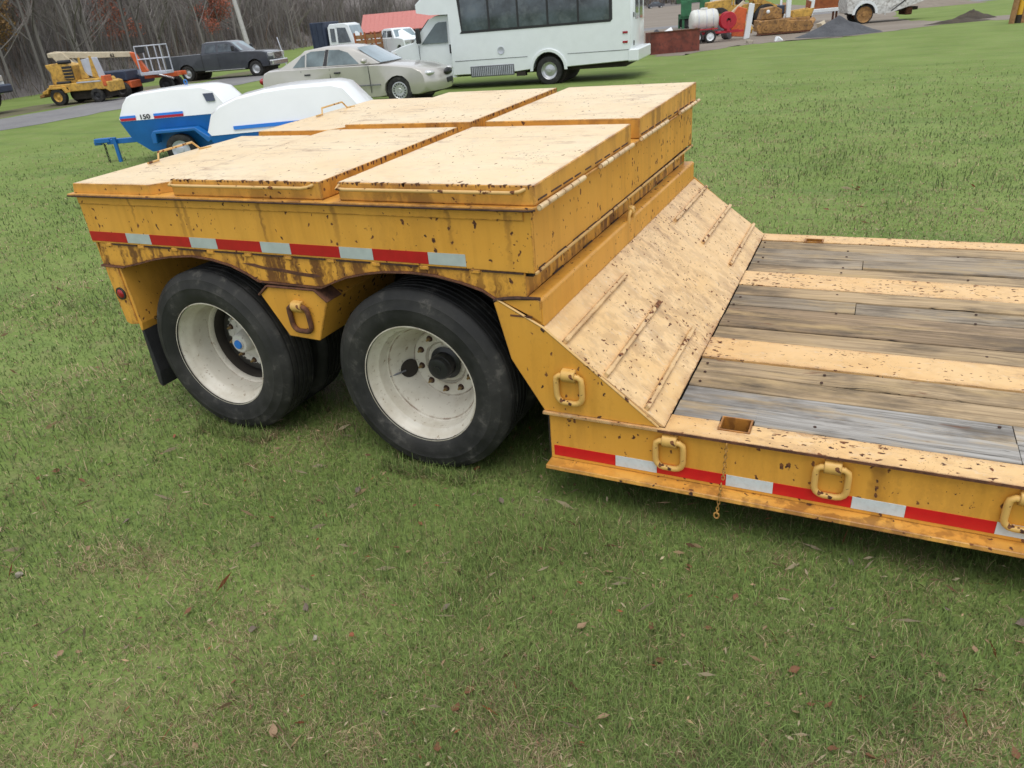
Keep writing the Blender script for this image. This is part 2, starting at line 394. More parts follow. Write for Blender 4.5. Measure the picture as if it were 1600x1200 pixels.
M['post_wood'] = V('brown_post_wood', (.30, .16, .07), .85, var=.3, scale=9)
M['post_yellow'] = V('yellow_post_sleeve', (.66, .36, .02), .5, var=.1)
M['signal_orange'] = V('amber_lens', (.7, .20, .03), .2)
M['lens'] = V('clear_lamp_lens', (.55, .56, .56), .12, .3)
M['bark'] = V('grey_bark', (.12, .105, .095), .95, var=.3, scale=3)
M['alloy'] = V('silver_hubcap', (.50, .51, .52), .3, .6, var=.08)
M['stone'] = V('pale_stone', (.33, .29, .23), .9, var=.2, scale=30)

# ------------------------------------------------------------------ mesh builder and object helpers
class MB:
    def __init__(self):
        self.v, self.f, self.mi = [], [], []
    def add(self, vs, fs, mi=0):
        o = len(self.v)
        self.v += [tuple(p) for p in vs]
        self.f += [tuple(i + o for i in q) for q in fs]
        self.mi += [mi] * len(fs)
        return self
    def box(self, x0, x1, y0, y1, z0, z1, mi=0):
        return self.add([(x, y, z) for x in (x0, x1) for y in (y0, y1) for z in (z0, z1)],
                        [(0, 1, 3, 2), (4, 6, 7, 5), (0, 4, 5, 1), (2, 3, 7, 6), (0, 2, 6, 4), (1, 5, 7, 3)], mi)
    def prism(self, poly, axis, a, b, mi=0):
        """poly in the two other axes (in x,y,z order), extruded from a to b"""
        def P(u, w, t):
            return {'x': (t, u, w), 'y': (u, t, w), 'z': (u, w, t)}[axis]
        n = len(poly)
        vs = [P(u, w, a) for u, w in poly] + [P(u, w, b) for u, w in poly]
        fs = [tuple(range(n)), tuple(range(2 * n - 1, n - 1, -1))] + [(i, (i + 1) % n, n + (i + 1) % n, n + i) for i in range(n)]
        return self.add(vs, fs, mi)
    def tube(self, pts, r, n=8, closed=False, mi=0, r1=None):
        pts = [Vector(p) for p in pts]
        k = len(pts)
        vs, up0 = [], None
        for i, p in enumerate(pts):
            if closed: t = pts[(i + 1) % k] - pts[i - 1]
            else: t = pts[min(i + 1, k - 1)] - pts[max(i - 1, 0)]
            t.normalize()
            if up0 is None:
                up0 = Vector((0, 0, 1)) if abs(t.z) < .9 else Vector((1, 0, 0))
            s = t.cross(up0)
            if s.length < 1e-4: s = t.orthogonal()
            s.normalize(); u = s.cross(t); up0 = u
            rr = r if r1 is None else r + (r1 - r) * i / max(1, k - 1)
            for j in range(n):
                a = 2 * math.pi * j / n
                vs.append(p + s * (rr * math.cos(a)) + u * (rr * math.sin(a)))
        fs = []
        for i in range(k if closed else k - 1):
            i2 = (i + 1) % k
            for j in range(n):
                fs.append((i * n + j, i * n + (j + 1) % n, i2 * n + (j + 1) % n, i2 * n + j))
        if not closed:
            fs += [tuple(range(n))[::-1], tuple(range((k - 1) * n, k * n))]
        return self.add(vs, fs, mi)
    def bar(self, a, b, w, h, mi=0):
        """square bar from a to b"""
        a, b = Vector(a), Vector(b)
        t = (b - a).normalized()
        s = t.cross(Vector((0, 0, 1)))
        if s.length < 1e-3: s = Vector((1, 0, 0))
        s.normalize(); u = s.cross(t)
        vs = [p + s * (i * w / 2) + u * (j * h / 2) for p in (a, b) for i, j in ((-1, -1), (1, -1), (1, 1), (-1, 1))]
        return self.add(vs, [(3, 2, 1, 0), (4, 5, 6, 7), (0, 1, 5, 4), (1, 2, 6, 5), (2, 3, 7, 6), (3, 0, 4, 7)], mi)
    def lathe(self, prof, axis, c, n=48, mi=0, close=True):
        """prof: (radius, offset along axis) list turned about axis through c"""
        k = len(prof)
        vs = []
        for j in range(n):
            a = 2 * math.pi * j / n
            for r, o in prof:
                u, w = r * math.cos(a), r * math.sin(a)
                d = {'x': (o, u, w), 'y': (u, o, w), 'z': (u, w, o)}[axis]
                vs.append((c[0] + d[0], c[1] + d[1], c[2] + d[2]))
        fs = []
        for j in range(n):
            j2 = (j + 1) % n
            for i in range(k - 1):
                fs.append((j * k + i, j2 * k + i, j2 * k + i + 1, j * k + i + 1))
        return self.add(vs, fs, mi)
    def ball(self, c, rx, ry, rz, n=10, mi=0):
        pr = [(max(1e-4, math.sin(math.pi * i / n)), -math.cos(math.pi * i / n)) for i in range(n + 1)]
        b = MB().lathe(pr, 'z', (0, 0, 0), n * 2)
        return self.add([(c[0] + x * rx, c[1] + y * ry, c[2] + z * rz) for x, y, z in b.v], b.f, mi)
    def move(self, fn):
        self.v = [tuple(fn(*p)) for p in self.v]
        return self
    def mesh(self, name, mats, bevel=0.0, smooth=None, weld=True):
        me = bpy.data.meshes.new(name)
        me.from_pydata(self.v, [], self.f)
        mats = mats if isinstance(mats, (list, tuple)) else [mats]
        for x in mats: me.materials.append(x)
        me.polygons.foreach_set('material_index', self.mi)
        bm = bmesh.new(); bm.from_mesh(me)
        if weld: bmesh.ops.remove_doubles(bm, verts=bm.verts, dist=1e-5)
        bmesh.ops.recalc_face_normals(bm, faces=bm.faces)
        if bevel:
            es = [e for e in bm.edges if len(e.link_faces) == 2 and e.calc_face_angle(0) > .5]
            bmesh.ops.bevel(bm, geom=es, offset=bevel, segments=1, affect='EDGES', clamp_overlap=True)
        big = [f for f in bm.faces if len(f.verts) > 4]
        if big: bmesh.ops.triangulate(bm, faces=big)
        bm.to_mesh(me); bm.free()
        if smooth is not None:
            me.polygons.foreach_set('use_smooth', [True] * len(me.polygons))
            me.set_sharp_from_angle(angle=R(smooth))
        me.update()
        return me

def link(name, data, parent=None, label=None, kind=None):
    o = bpy.data.objects.new(name, data)
    col.objects.link(o)
    if parent: o.parent = parent
    if label: o['label'] = label
    if kind: o['kind'] = kind
    return o

def part(name, mb, mat, parent, label=None, bevel=0.0, smooth=None, kind=None):
    ms = [M[k] for k in mat] if isinstance(mat, (list, tuple)) else M[mat]
    return link(name, mb.mesh(name, ms, bevel, smooth), parent, label, kind)

def thing(name, label, cat, loc=(0, 0, 0), rz=0.0, group=None, scale=1.0):
    o = bpy.data.objects.new(name, None)
    o.empty_display_size = .3
    col.objects.link(o)
    o.location = loc; o.rotation_euler = (0, 0, R(rz)); o.scale = (scale,) * 3
    o['label'] = label; o['category'] = cat
    if group: o['group'] = group
    return o

def tag(o, label, cat, group=None):
    o['label'] = label; o['category'] = cat
    if group: o['group'] = group
    return o

def structure(name, mb, mat, smooth=None):
    ms = [M[k] for k in mat] if isinstance(mat, (list, tuple)) else M[mat]
    return link(name, mb.mesh(name, ms, 0, smooth), None, None, 'structure')

def copy_tree(o, parent=None):
    c = o.copy(); col.objects.link(c)
    if parent: c.parent = parent
    for ch in list(o.children): copy_tree(ch, c)
    return c

def arc(cx, cz, r, a0, a1, n):
    return [(cx + r * math.cos(R(a0 + (a1 - a0) * i / n)), cz + r * math.sin(R(a0 + (a1 - a0) * i / n))) for i in range(n + 1)]

def vnoise(x, y, s=1.0, seed=0):
    """smooth 2-D value noise in 0..1 for numpy arrays"""
    rs = np.random.RandomState(seed); T = rs.rand(256, 256)
    x, y = np.asarray(x) * s + 1000.3, np.asarray(y) * s + 1000.7
    xi, yi = np.floor(x).astype(int), np.floor(y).astype(int)
    fx, fy = x - xi, y - yi
    fx, fy = fx * fx * (3 - 2 * fx), fy * fy * (3 - 2 * fy)
    g = lambda i, j: T[(xi + i) % 256, (yi + j) % 256]
    return (g(0, 0) * (1 - fx) + g(1, 0) * fx) * (1 - fy) + (g(0, 1) * (1 - fx) + g(1, 1) * fx) * fy

# ------------------------------------------------------------------ ground, road, yard, hillside
def disc(rad, n, z):
    mb = MB()
    rings = [0, 6, 15, 40, 100, 250, rad]
    vs = [(0, 0, z)]
    for r_ in rings[1:]:
        vs += [(r_ * math.cos(2 * math.pi * i / n), r_ * math.sin(2 * math.pi * i / n), z) for i in range(n)]
    fs = [(0, 1 + i, 1 + (i + 1) % n) for i in range(n)]
    for k in range(len(rings) - 2):
        a, b = 1 + k * n, 1 + (k + 1) * n
        fs += [(a + i, b + i, b + (i + 1) % n, a + (i + 1) % n) for i in range(n)]
    return mb.add(vs, fs)
structure('lawn', disc(700, 64, 0.0), 'lawn')

def strip(pts, w0, z, seed=0, jit=.25, sub=6):
    """a strip of ground along a centre line with slightly ragged edges"""
    rs = random.Random(seed)
    P = []
    for (a, b) in zip(pts[:-1], pts[1:]):
        for i in range(sub):
            t = i / sub
            P.append((a[0] + (b[0] - a[0]) * t, a[1] + (b[1] - a[1]) * t))
    P.append(pts[-1])
    vs = []
    for i, q in enumerate(P):
        a, b = P[max(0, i - 1)], P[min(len(P) - 1, i + 1)]
        t = Vector((b[0] - a[0], b[1] - a[1], 0)).normalized()
        nrm = Vector((-t.y, t.x, 0))
        for s in (-1, 1):
            o = s * (w0 / 2 + rs.uniform(-jit, jit))
            vs.append((q[0] + nrm.x * o, q[1] + nrm.y * o, z))
    fs = [(2 * i, 2 * i + 1, 2 * i + 3, 2 * i + 2) for i in range(len(P) - 1)]
    return MB().add(vs, fs)
ROADC = [(-26, -30), (-25.3, -5), (-25.0, 6), (-25.2, 13), (-25.9, 18), (-27.6, 23.5), (-29.0, 29), (-29.0, 36), (-24, 46), (-14, 58), (-4, 64), (8, 66), (40, 62)]
structure('muddy_verge', strip([(x - 4.2, y) for x, y in ROADC[:8]], 2.6, .004, 3, .5), 'verge')
structure('road', strip(ROADC, 4.4, .008, 1, .16), 'road')
YARD = [(-13, 33), (-9, 30.4), (-7.7, 28.6), (-6.4, 27.4), (-5.6, 28.0), (-4.4, 30.9), (-3.2, 32.0), (-2.3, 32.4), (-.9, 32.2), (.5, 33.6), (2, 35.4), (3.5, 37.4),
        (5.2, 38.2), (4.6, 39.8), (3, 40.6), (1.8, 43), (1.2, 50), (1.2, 62), (-4, 80), (-60, 300), (-110, 300), (-45, 110), (-22, 62), (-15, 44)]
def ragged(poly, z, n=8, amp=.35, seed=5):
    rs = random.Random(seed); out = []
    for a, b in zip(poly, poly[1:] + poly[:1]):
        k = n if math.hypot(b[0] - a[0], b[1] - a[1]) < 8 else 3
        for i in range(k):
            t = i / k
            out.append((a[0] + (b[0] - a[0]) * t + rs.uniform(-amp, amp) * .6, a[1] + (b[1] - a[1]) * t + rs.uniform(-amp, amp)))
    return MB().add([(x, y, z) for x, y in out], [tuple(range(len(out)))])
structure('dirt_yard', ragged(YARD, .006), 'dirt')
structure('dirt_path', ragged([(5.6, 37.4), (8.5, 38.5), (13, 41), (14, 44), (9, 42.5), (5, 41), (4, 39.4)], .005), 'dirt')

HL = [(-70, -110), (-55, -60), (-42, -20), (-38.5, 4), (-38.5, 18), (-43, 30), (-56, 52), (-72, 88), (-80, 130), (-60, 200), (0, 300), (90, 340), (200, 320)]
def hill():
    P = []
    for a, b in zip(HL[:-1], HL[1:]):
        for i in range(6):
            P.append((a[0] + (b[0] - a[0]) * i / 6, a[1] + (b[1] - a[1]) * i / 6))
    P.append(HL[-1])
    ds = [0, 3, 7, 13, 22, 35, 52, 75, 105, 140, 190]
    vs = []
    for i, q in enumerate(P):
        a, b = P[max(0, i - 3)], P[min(len(P) - 1, i + 3)]
        t = Vector((b[0] - a[0], b[1] - a[1], 0)).normalized()
        nx, ny = -t.y, t.x
        for k, d in enumerate(ds):
            x, y = q[0] + nx * d, q[1] + ny * d
            s = min(1, d / 175)
            h = 62 * (s * s * (3 - 2 * s)) * (.8 + .4 * float(vnoise(x, y, .012, 4))) + (0 if d == 0 else 1.6 * float(vnoise(x, y, .09, 5))) - .05
            vs.append((x, y, h))
    n = len(ds)
    fs = [(i * n + k, i * n + k + 1, (i + 1) * n + k + 1, (i + 1) * n + k) for i in range(len(P) - 1) for k in range(n - 1)]
    return MB().add(vs, fs), P, ds, vs
hb, HP, HD, HV = hill()
structure('hillside', hb, 'hill', 60)
HVa = np.array(HV)
def hill_at(i, k):
    return HV[i * len(HD) + k]
def hill_z(x, y):
    d = np.hypot(HVa[:, 0] - x, HVa[:, 1] - y)
    j = np.argsort(d)[:4]; w = 1 / (d[j] + .3)
    return float((HVa[j, 2] * w).sum() / w.sum())

# ------------------------------------------------------------------ bare trees and brush of the wood
def tree_mesh(name, seed, h, leaf=None, twigs=1.0):
    rs = random.Random(seed)
    mb = MB(); tint = []
    def br(p, d, ln, r, lvl, g):
        k = 4 if lvl == 0 else 3
        pts = [p]; q = p.copy(); dd = d.copy()
        for i in range(k):
            dd = (dd + Vector((rs.uniform(-1, 1), rs.uniform(-1, 1), rs.uniform(-.3, .6))) * (.08 if lvl == 0 else .22)).normalized()
            q = q + dd * (ln / k); pts.append(q.copy())
        n0 = len(mb.v)
        mb.tube(pts, r * .65, 5 if lvl == 0 else 3, r1=r * (.35 if lvl else .35))
        tint.extend([g] * (len(mb.v) - n0))
        return pts, dd
    g0 = rs.uniform(.85, 1.2)
    bark = (.19 * g0, .172 * g0, .160 * g0)  # trunks paled towards the brush, so haze is carried by the colour
    tw = (.18 * g0, .158 * g0, .148 * g0)
    ends = []
    tp, td = br(Vector((0, 0, -.3)), Vector((rs.uniform(-.06, .06), rs.uniform(-.06, .06), 1)), h * .8, h * .0135 + .03, 0, bark)
    def along(pts, t):
        f = t * (len(pts) - 1); i = min(int(f), len(pts) - 2)
        return pts[i].lerp(pts[i + 1], f - i)
    for i in range(int(11 * twigs)):
        t = rs.uniform(.28, 1)
        a = rs.uniform(0, 6.283)
        d = Vector((math.cos(a), math.sin(a), rs.uniform(.5, 1.3))).normalized()
        p1, d1 = br(along(tp, t), d, h * rs.uniform(.2, .34) * (1.25 - .5 * t), h * .005 + .008, 1, bark)
        for j in range(6):
            a = rs.uniform(0, 6.283)
            d2 = (d1 + Vector((math.cos(a), math.sin(a), rs.uniform(.0, .9))) * .8).normalized()
            p2, e2 = br(along(p1, rs.uniform(.3, 1)), d2, h * rs.uniform(.08, .15), h * .0018 + .006, 2, tw)
            for k in range(4):
                a = rs.uniform(0, 6.283)
                d3 = (e2 + Vector((math.cos(a), math.sin(a), rs.uniform(-.1, .8))) * .8).normalized()
                b0 = along(p2, rs.uniform(.3, 1)); b1 = b0 + d3 * h * rs.uniform(.04, .08)
                n0 = len(mb.v); s = d3.orthogonal().normalized() * .012
                mb.add([b0 - s, b0 + s, b1], [(0, 1, 2)])
                tint.extend([tw] * 3); ends.append(b1)
    crown = MB(); ctint = []
    if leaf:
        for e in ends:
            for q in range(10):
                c = e + Vector((rs.gauss(0, .25), rs.gauss(0, .25), rs.gauss(0, .22)))
                u = Vector((rs.uniform(-1, 1), rs.uniform(-1, 1), rs.uniform(-1, 1))).normalized()
                w = u.orthogonal().normalized() * rs.uniform(.04, .085); u = u * rs.uniform(.04, .085)
                crown.add([c - u, c + w, c + u, c - w], [(0, 1, 2, 3)])
                f = rs.uniform(.6, 1.35)
                ctint += [tuple(min(1, x * f) for x in leaf)] * 4
    def fin(b, tn, nm):
        me = b.mesh(nm, M['twig'], weld=False)
        at = me.attributes.new('tint', 'FLOAT_COLOR', 'POINT')
        at.data.foreach_set('color', np.array([(*c, 1) for c in tn], dtype=np.float32).ravel())
        return me
    return fin(mb, tint, 'trunk'), (fin(crown, ctint, 'crown') if leaf else None)

bare = [tree_mesh('bare_tree', 100 + i, h)[0] for i, h in enumerate((9, 11, 13, 10, 12, 8))]
rt = random.Random(21)
ntree = 0
for i in range(len(HP) - 1):
    for k in range(1, 7):
        for rep in range(3 if k < 5 else 4):
            a, b = hill_at(i, k - 1), hill_at(i + 1, k)
            t, s = rt.random(), rt.random()
            x, y = a[0] + (b[0] - a[0]) * t, a[1] + (b[1] - a[1]) * s
            v = Vector((x - 1.13, y + 2.48))
            ang = math.degrees(math.atan2(v.x, v.y))
            if not (-72 < ang < -22) or v.length > 190 or ntree >= 292 or rt.random() < .35: continue
            o = link('bare_tree', bare[rt.randrange(6)])
            o.location = (x, y, hill_z(x, y)); o.rotation_euler = (0, 0, rt.uniform(0, 6.28))
            o.scale = (rt.uniform(.8, 1.2),) * 2 + (rt.uniform(.85, 1.25),)
            tag(o, 'leafless grey tree among the many in the brown wood on the hillside', 'tree', 'bare trees of the hillside wood')
            ntree += 1

def leafy(name, seed, h, leaf, loc, label, sc=1.0, tw=1.0):
    tm, cm = tree_mesh(name, seed, h, leaf, tw)
    t = thing(name, label, 'tree', loc, 0, None, sc)
    link('trunk', tm, t); link('crown', cm, t)
leafy('autumn_tree', 301, 6.2, (.42, .150, .090), (-58.5, 46.2, hill_z(-58.5, 46.2)), 'rust red autumn tree standing out in the grey wood above the boom lift')
leafy('autumn_tree', 302, 5.6, (.24, .115, .085), (-53.0, 33.4, hill_z(-53, 33.4)), 'dark maroon leaved tree in the wood at the far left')
leafy('autumn_tree', 303, 4.6, (.34, .21, .09), (-45.2, 26.6, hill_z(-45.2, 26.6)), 'golden brown leaved tree at the left edge of the photo')
leafy('autumn_tree', 304, 6.8, (.36, .125, .085), (-58.1, 57.2, hill_z(-58.1, 57.2)), 'small red leaved tree in the wood beside the utility pole')

def brush():
    rs = np.random.RandomState(11)
    vs, fs, tn = [], [], []
    for i in range(len(HP) - 1):
        for k in range(0, 8):
            a, b = hill_at(i, k), hill_at(i + 1, k + 1)
            cx, cy = (a[0] + b[0]) / 2 - 1.13, (a[1] + b[1]) / 2 + 2.48
            ang = math.degrees(math.atan2(cx, cy)); dist = math.hypot(cx, cy)
            if not (-80 < ang < 62) or dist > 400 or (ang > -18 and k < 1): continue
            area = math.hypot(b[0] - a[0], b[1] - a[1]) ** 2 * .5
            n = int(min(2600, area * 26 * (45 / dist))) if ang < -18 else int(min(1500, area * 10 * (45 / dist)))
            for j in range(n):
                t, s = rs.rand(), rs.rand()
                c = [a[q] * (1 - t) + b[q] * t for q in (0, 1, 2)]
                c[0] += (rs.rand() - .5) * 2; c[1] += (rs.rand() - .5) * 2
                c[2] = a[2] * (1 - t) + b[2] * t - .2
                h = rs.uniform(.8, 5.0) * (1 if k > 0 else .45)
                w = rs.uniform(.008, .022) * dist / 45
                lx, ly = rs.normal(0, .22) * h, rs.normal(0, .22) * h
                th = rs.rand() * 3.14; ux, uy = math.cos(th) * w, math.sin(th) * w
                o = len(vs)
                vs += [(c[0] - ux, c[1] - uy, c[2]), (c[0] + ux, c[1] + uy, c[2]), (c[0] + lx, c[1] + ly, c[2] + h)]
                fs.append((o, o + 1, o + 2))
                g = rs.uniform(.5, 1.35)
                base = (.185, .168, .158) if rs.rand() < .8 else ((.17, .12, .085) if rs.rand() < .7 else (.12, .125, .07))  # lightened greys: the hazy look of the wood is put into these tints
                tn += [tuple(x * g for x in base)] * 3
    me = bpy.data.meshes.new('brush'); me.from_pydata(vs, [], fs); me.materials.append(M['twig'])
    at = me.attributes.new('tint', 'FLOAT_COLOR', 'POINT')
    at.data.foreach_set('color', np.c_[np.array(tn), np.ones(len(tn))].astype(np.float32).ravel())
    o = link('brush', me, None, 'grey brown leafless underbrush filling the wood on the hillside', 'stuff')
brush()

# ------------------------------------------------------------------ the lowboy trailer
W = 2.735      # neck box width
WD = 2.765     # deck width
T = thing('lowboy_trailer', 'yellow rusty lowboy trailer with plank deck and hatch covered wheel box', 'trailer', (0, 0, 0))
zf = lambda y: .0055 * y
# neck box
part('side_panel', MB().box(-2.592, 0, 0, .012, 1.054, 1.304), 'paint', T, bevel=.002)
part('side_panel', MB().box(-2.592, 0, W - .012, W, 1.054, 1.319), 'paint', T, bevel=.002)
part('front_panel', MB().add([(0, .014, 1.058), (0, W - .014, 1.072), (0, W - .014, 1.318), (0, .014, 1.303), (-.012, .014, 1.058), (-.012, W - .014, 1.072), (-.012, W - .014, 1.318), (-.012, .014, 1.303)],
     [(0, 1, 2, 3), (7, 6, 5, 4), (0, 4, 5, 1), (2, 6, 7, 3), (1, 5, 6, 2), (0, 3, 7, 4)]), 'paint', T, bevel=.002)
part('rear_panel', MB().box(-2.590, -2.578, .014, W - .014, .94, 1.303), 'paint', T, bevel=.002)
part('panel_trim', MB().box(-2.588, -.03, -.007, -.001, 1.262, 1.3035), 'paint', T, bevel=.002)
part('bottom_trim', MB().box(.002, .012, -.004, W, 1.050, 1.062), 'rust_yellow', T, bevel=.002)
part('box_floor', MB().box(-2.57, -.02, .03, W - .03, 1.030, 1.050), 'under', T)
def slab(name, poly, y_of, z0, t, mat, bevel=.003, parent=T):
    n = len(poly)
    vs = [(x, y, z0 + y_of(y)) for x, y in poly] + [(x, y, z0 + t + y_of(y)) for x, y in poly]
    fs = [tuple(range(n)), tuple(range(2 * n - 1, n - 1, -1))] + [(i, (i + 1) % n, n + (i + 1) % n, n + i) for i in range(n)]
    return part(name, MB().add(vs, fs), mat, parent, bevel=bevel)
slab('roof_rim', [(-2.625, -.028), (.006, -.028), (.026, -.01), (.026, W + .02), (-2.625, W + .02)], zf, 1.3055, .012, 'lid_side')

part('rim_rust', MB().tube([(-2.622, -.0285, 1.3065), (.004, -.0285, 1.3065), (.024, -.012, 1.307)], .0045, 6), 'weld', T)
def lid(x0, x1, y0, y1, label=None):
    zb = lambda y: 1.3185 + .006 * y
    zt = lambda y: 1.395 + .0245 * y
    mb = MB()
    vs = [(x, y, z(y)) for z in (zb, zt) for x, y in ((x0, y0), (x1, y0), (x1, y1), (x0, y1))]
    mb.add(vs, [(0, 3, 2, 1), (0, 1, 5, 4), (1, 2, 6, 5), (2, 3, 7, 6), (3, 0, 4, 7)], 0)
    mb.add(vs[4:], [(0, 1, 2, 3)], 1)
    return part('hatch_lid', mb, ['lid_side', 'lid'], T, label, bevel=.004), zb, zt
YM0, YM1 = 1.238, 1.392
lids = []
for (x0, x1) in ((-.885, .02), (-1.872, -.976)):
    for (y0, y1) in ((0.0, YM0), (YM1, W)):
        L, zb, zt = lid(x0, x1, y0, y1)
        lids.append((L, x0, x1, y0, y1))
        if y0 == 0:   # long rusty grab rod along the near face, bent ends welded to it
            zr = 1.3715
            pts = [(x0 + .035, y0 - .001, zr + .008), (x0 + .02, y0 - .018, zr), (x0 + .06, y0 - .02, zr - .004)] if False else \
                  [(x0 + .012, y0 + .004, zr + .014), (x0 + .004, y0 - .014, zr), (x0 + .05, y0 - .018, zr - .002), (x1 - .09, y0 - .018, zr - .001), (x1 - .055, y0 - .014, zr + .003), (x1 - .038, y0 + .004, zr + .010)]
            part('grab_rod', MB().tube(pts, .0075, 8), 'rust_yellow', L, smooth=50)
        # dashes of weld round the lid
        wb = MB(); rs = random.Random(int(100 * (x0 + y0)) + 999)
        for i in range(9):
            a = y0 + .03 + (y1 - y0 - .06) * i / 9
            b = a + (y1 - y0) / 9 * rs.uniform(.45, .8)
            if x1 > 0: wb.tube([(x1 + .001, a, zb(a) + .018), (x1 + .001, b, zb(b) + .018)], .0035, 5)
        if x1 > 0: part('weld_seam', wb, 'weld', L, kind='stuff')
        # ragged rusty drips hanging from the top edge facing forward
        db = MB(); k = 44
        for i in range(k):
            a = y0 + (y1 - y0) * (i + rs.random()) / k
            w2 = rs.uniform(.002, .011); hh = rs.uniform(.004, .02) if rs.random() < .8 else rs.uniform(.02, .035)
            zz = zt(a)
            db.add([(x1 + .0006, a - w2, zz - .001), (x1 + .0006, a + w2, zz - .001), (x1 + .0006, a + w2 * .3, zz - hh), (x1 + .0006, a - w2 * .4, zz - hh)], [(0, 1, 2, 3)])
            if x1 < 0 or rs.random() < .15: pass
        if y0 == 0:
            eb = MB(); k = 60
            for i in range(k):
                a = x0 + (x1 - x0) * (i + rs.random()) / k
                if rs.random() < .45: continue
                w2 = rs.uniform(.002, .009); hh = rs.uniform(.003, .014)
                eb.add([(a - w2, -.0006, 1.3945), (a + w2, -.0006, 1.3945), (a + w2 * .3, -.0006, 1.3945 - hh), (a - w2 * .4, -.0006, 1.3945 - hh)], [(0, 1, 2, 3)])
                if rs.random() < .4: eb.add([(a - w2 * 1.6, .001, 1.3957), (a + w2 * 1.6, .001, 1.3957), (a + w2, .001 + hh * 1.4, 1.3958 + .0245 * hh), (a - w2, .001 + hh * 1.1, 1.3958 + .0245 * hh)], [(0, 1, 2, 3)])
            part('edge_rust', eb, 'rust', L, kind='stuff')
        if x1 < 0: part('edge_rust', db, 'rust', L, kind='stuff')
# hinges along the front edge
for (a, b) in ((.0, .50), (.71, 1.22), (1.37, 1.92), (2.22, W + .03)):
    hb_ = MB(); n = 6
    for i in range(n):
        p0, p1 = a + (b - a) * i / n, a + (b - a) * (i + 1) / n - .006
        z0 = 1.3135 + .011 * p0
        hb_.tube([(.036, p0, z0), (.036, p1, z0 + .011 * (p1 - p0))], .0115, 10)
    par = lids[0][0] if b < 1.3 else lids[1][0]
    part('hinge', hb_, 'lid', par, smooth=50)
# lower rear cover sheets, cut off at the corners
zr = lambda y: .0235 * y
for (y0, y1) in ((.0, YM0), (YM1, W)):
    P = [(-2.605, y0), (-2.03, y0), (-1.884, y0 + .15), (-1.884, y1 - .15), (-2.03, y1), (-2.605, y1)]
    n = len(P)
    vs = [(x, y, 1.3185 + .006 * y) for x, y in P] + [(x + (.014 if x < -2.5 else 0), y, 1.3660 + zr(y)) for x, y in P]
    mb = MB().add(vs, [(i, (i + 1) % n, n + (i + 1) % n, n + i) for i in range(n)])
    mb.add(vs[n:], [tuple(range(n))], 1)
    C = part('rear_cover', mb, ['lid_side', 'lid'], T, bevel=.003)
    ya = y0 + (.50 if y0 == 0 else .60)
    hz = lambda y: 1.3680 + zr(y)
    part('lift_handle', MB().tube([(-2.50, ya - .09, hz(ya) + .006), (-2.52, ya, hz(ya) + .006), (-2.53, ya + .02, hz(ya) + .046), (-2.55, ya + .29, hz(ya) + .054), (-2.54, ya + .33, hz(ya) + .010), (-2.52, ya + .40, hz(ya) + .008)], .0065, 8), 'rust_yellow', C, smooth=50)
part('corner_bracket', MB().box(-.98, -.90, 1.26, 1.37, 1.335, 1.372), 'rust', T, bevel=.004)

# reflective tape, each piece a strip of its own
def tape(parent, x0, n, z, y, mats, far=False):
    x = x0
    for i in range(n):
        L = .279 if i % 2 == 0 else .178
        red = i % 2 == 0
        part('reflector_strip', MB().box(x, x + L - .0012, y - .0022, y + .001, z - .0508, z), mats[0] if red else mats[1], parent,
             'red reflective strip' if red else 'pale grey reflective strip')
        x += L
tape(T, -2.5874, 10, 1.1149, 0.0, ('red_tape', 'white_tape'))

# fender plate with the two wheel arches
arch_r = arc(-1.875, .56, .46, 153, 46, 14)
arch_f = arc(-.585, .56, .46, 137, 30, 14)
AR = [(-2.41, .928), (-2.28, .955), (-2.16, .984), (-2.03, 1.006), (-1.87, 1.020), (-1.74, 1.010), (-1.62, .987), (-1.53, .952), (-1.462, .918)]
AF = [(-1.085, .914), (-1.01, .945), (-.93, .974), (-.82, 1.000), (-.72, 1.015), (-.58, 1.022), (-.458, 1.016), (-.34, .995), (-.24, .968), (-.174, .930)]
fpoly = [(-2.548, 1.0525), (-2.575, .932)] + AR + AF + [(-.10, .945), (-.045, .946), (-.045, 1.0525)]
part('fender_plate', MB().prism(fpoly, 'y', .004, .016), 'paint_rusty', T, bevel=.002)
part('fender_plate', MB().prism(fpoly, 'y', W - .016, W - .004), 'paint_rusty', T, bevel=.002)
# curled lip along the arch edge and liner going in over the wheels
def lip(pts, y0, y1, t=.006):
    n = len(pts)
    vs = [(x, y, z) for y in (y0, y1) for x, z in pts] + [(x, y, z - t) for y in (y0, y1) for x, z in pts]
    fs = []
    for i in range(n - 1):
        fs += [(i, i + 1, n + i + 1, n + i), (2 * n + i, 3 * n + i, 3 * n + i + 1, 2 * n + i + 1), (i, 2 * n + i, 2 * n + i + 1, i + 1), (n + i, n + i + 1, 3 * n + i + 1, 3 * n + i)]
    fs += [(0, n, 3 * n, 2 * n), (n - 1, 3 * n - 1, 4 * n - 1, 2 * n - 1)]
    return MB().add(vs, fs)
part('arch_lip', lip([(-2.58, .932)] + AR, -.006, .018), 'rust', T)
part('arch_lip', lip([(-1.462, .917), (-1.085, .913)], -.004, .018), 'rust', T)
part('arch_lip', lip(AF, -.006, .018), 'rust', T)
part('wheel_well_liner', lip([(x, z + .001) for x, z in AR], .019, .62), 'well_shade_dirt', T)
part('wheel_well_liner', lip([(x, z + .001) for x, z in AF], .019, .62), 'well_shade_dirt', T)
sw = MB(); rs = random.Random(31)
for x0 in np.arange(-2.50, -.15, .245):
    sw.box(x0 + .06, x0 + .245, -.001, .0035, 1.0465, 1.0535)
part('weld_seam', sw, 'weld', T, kind='stuff')
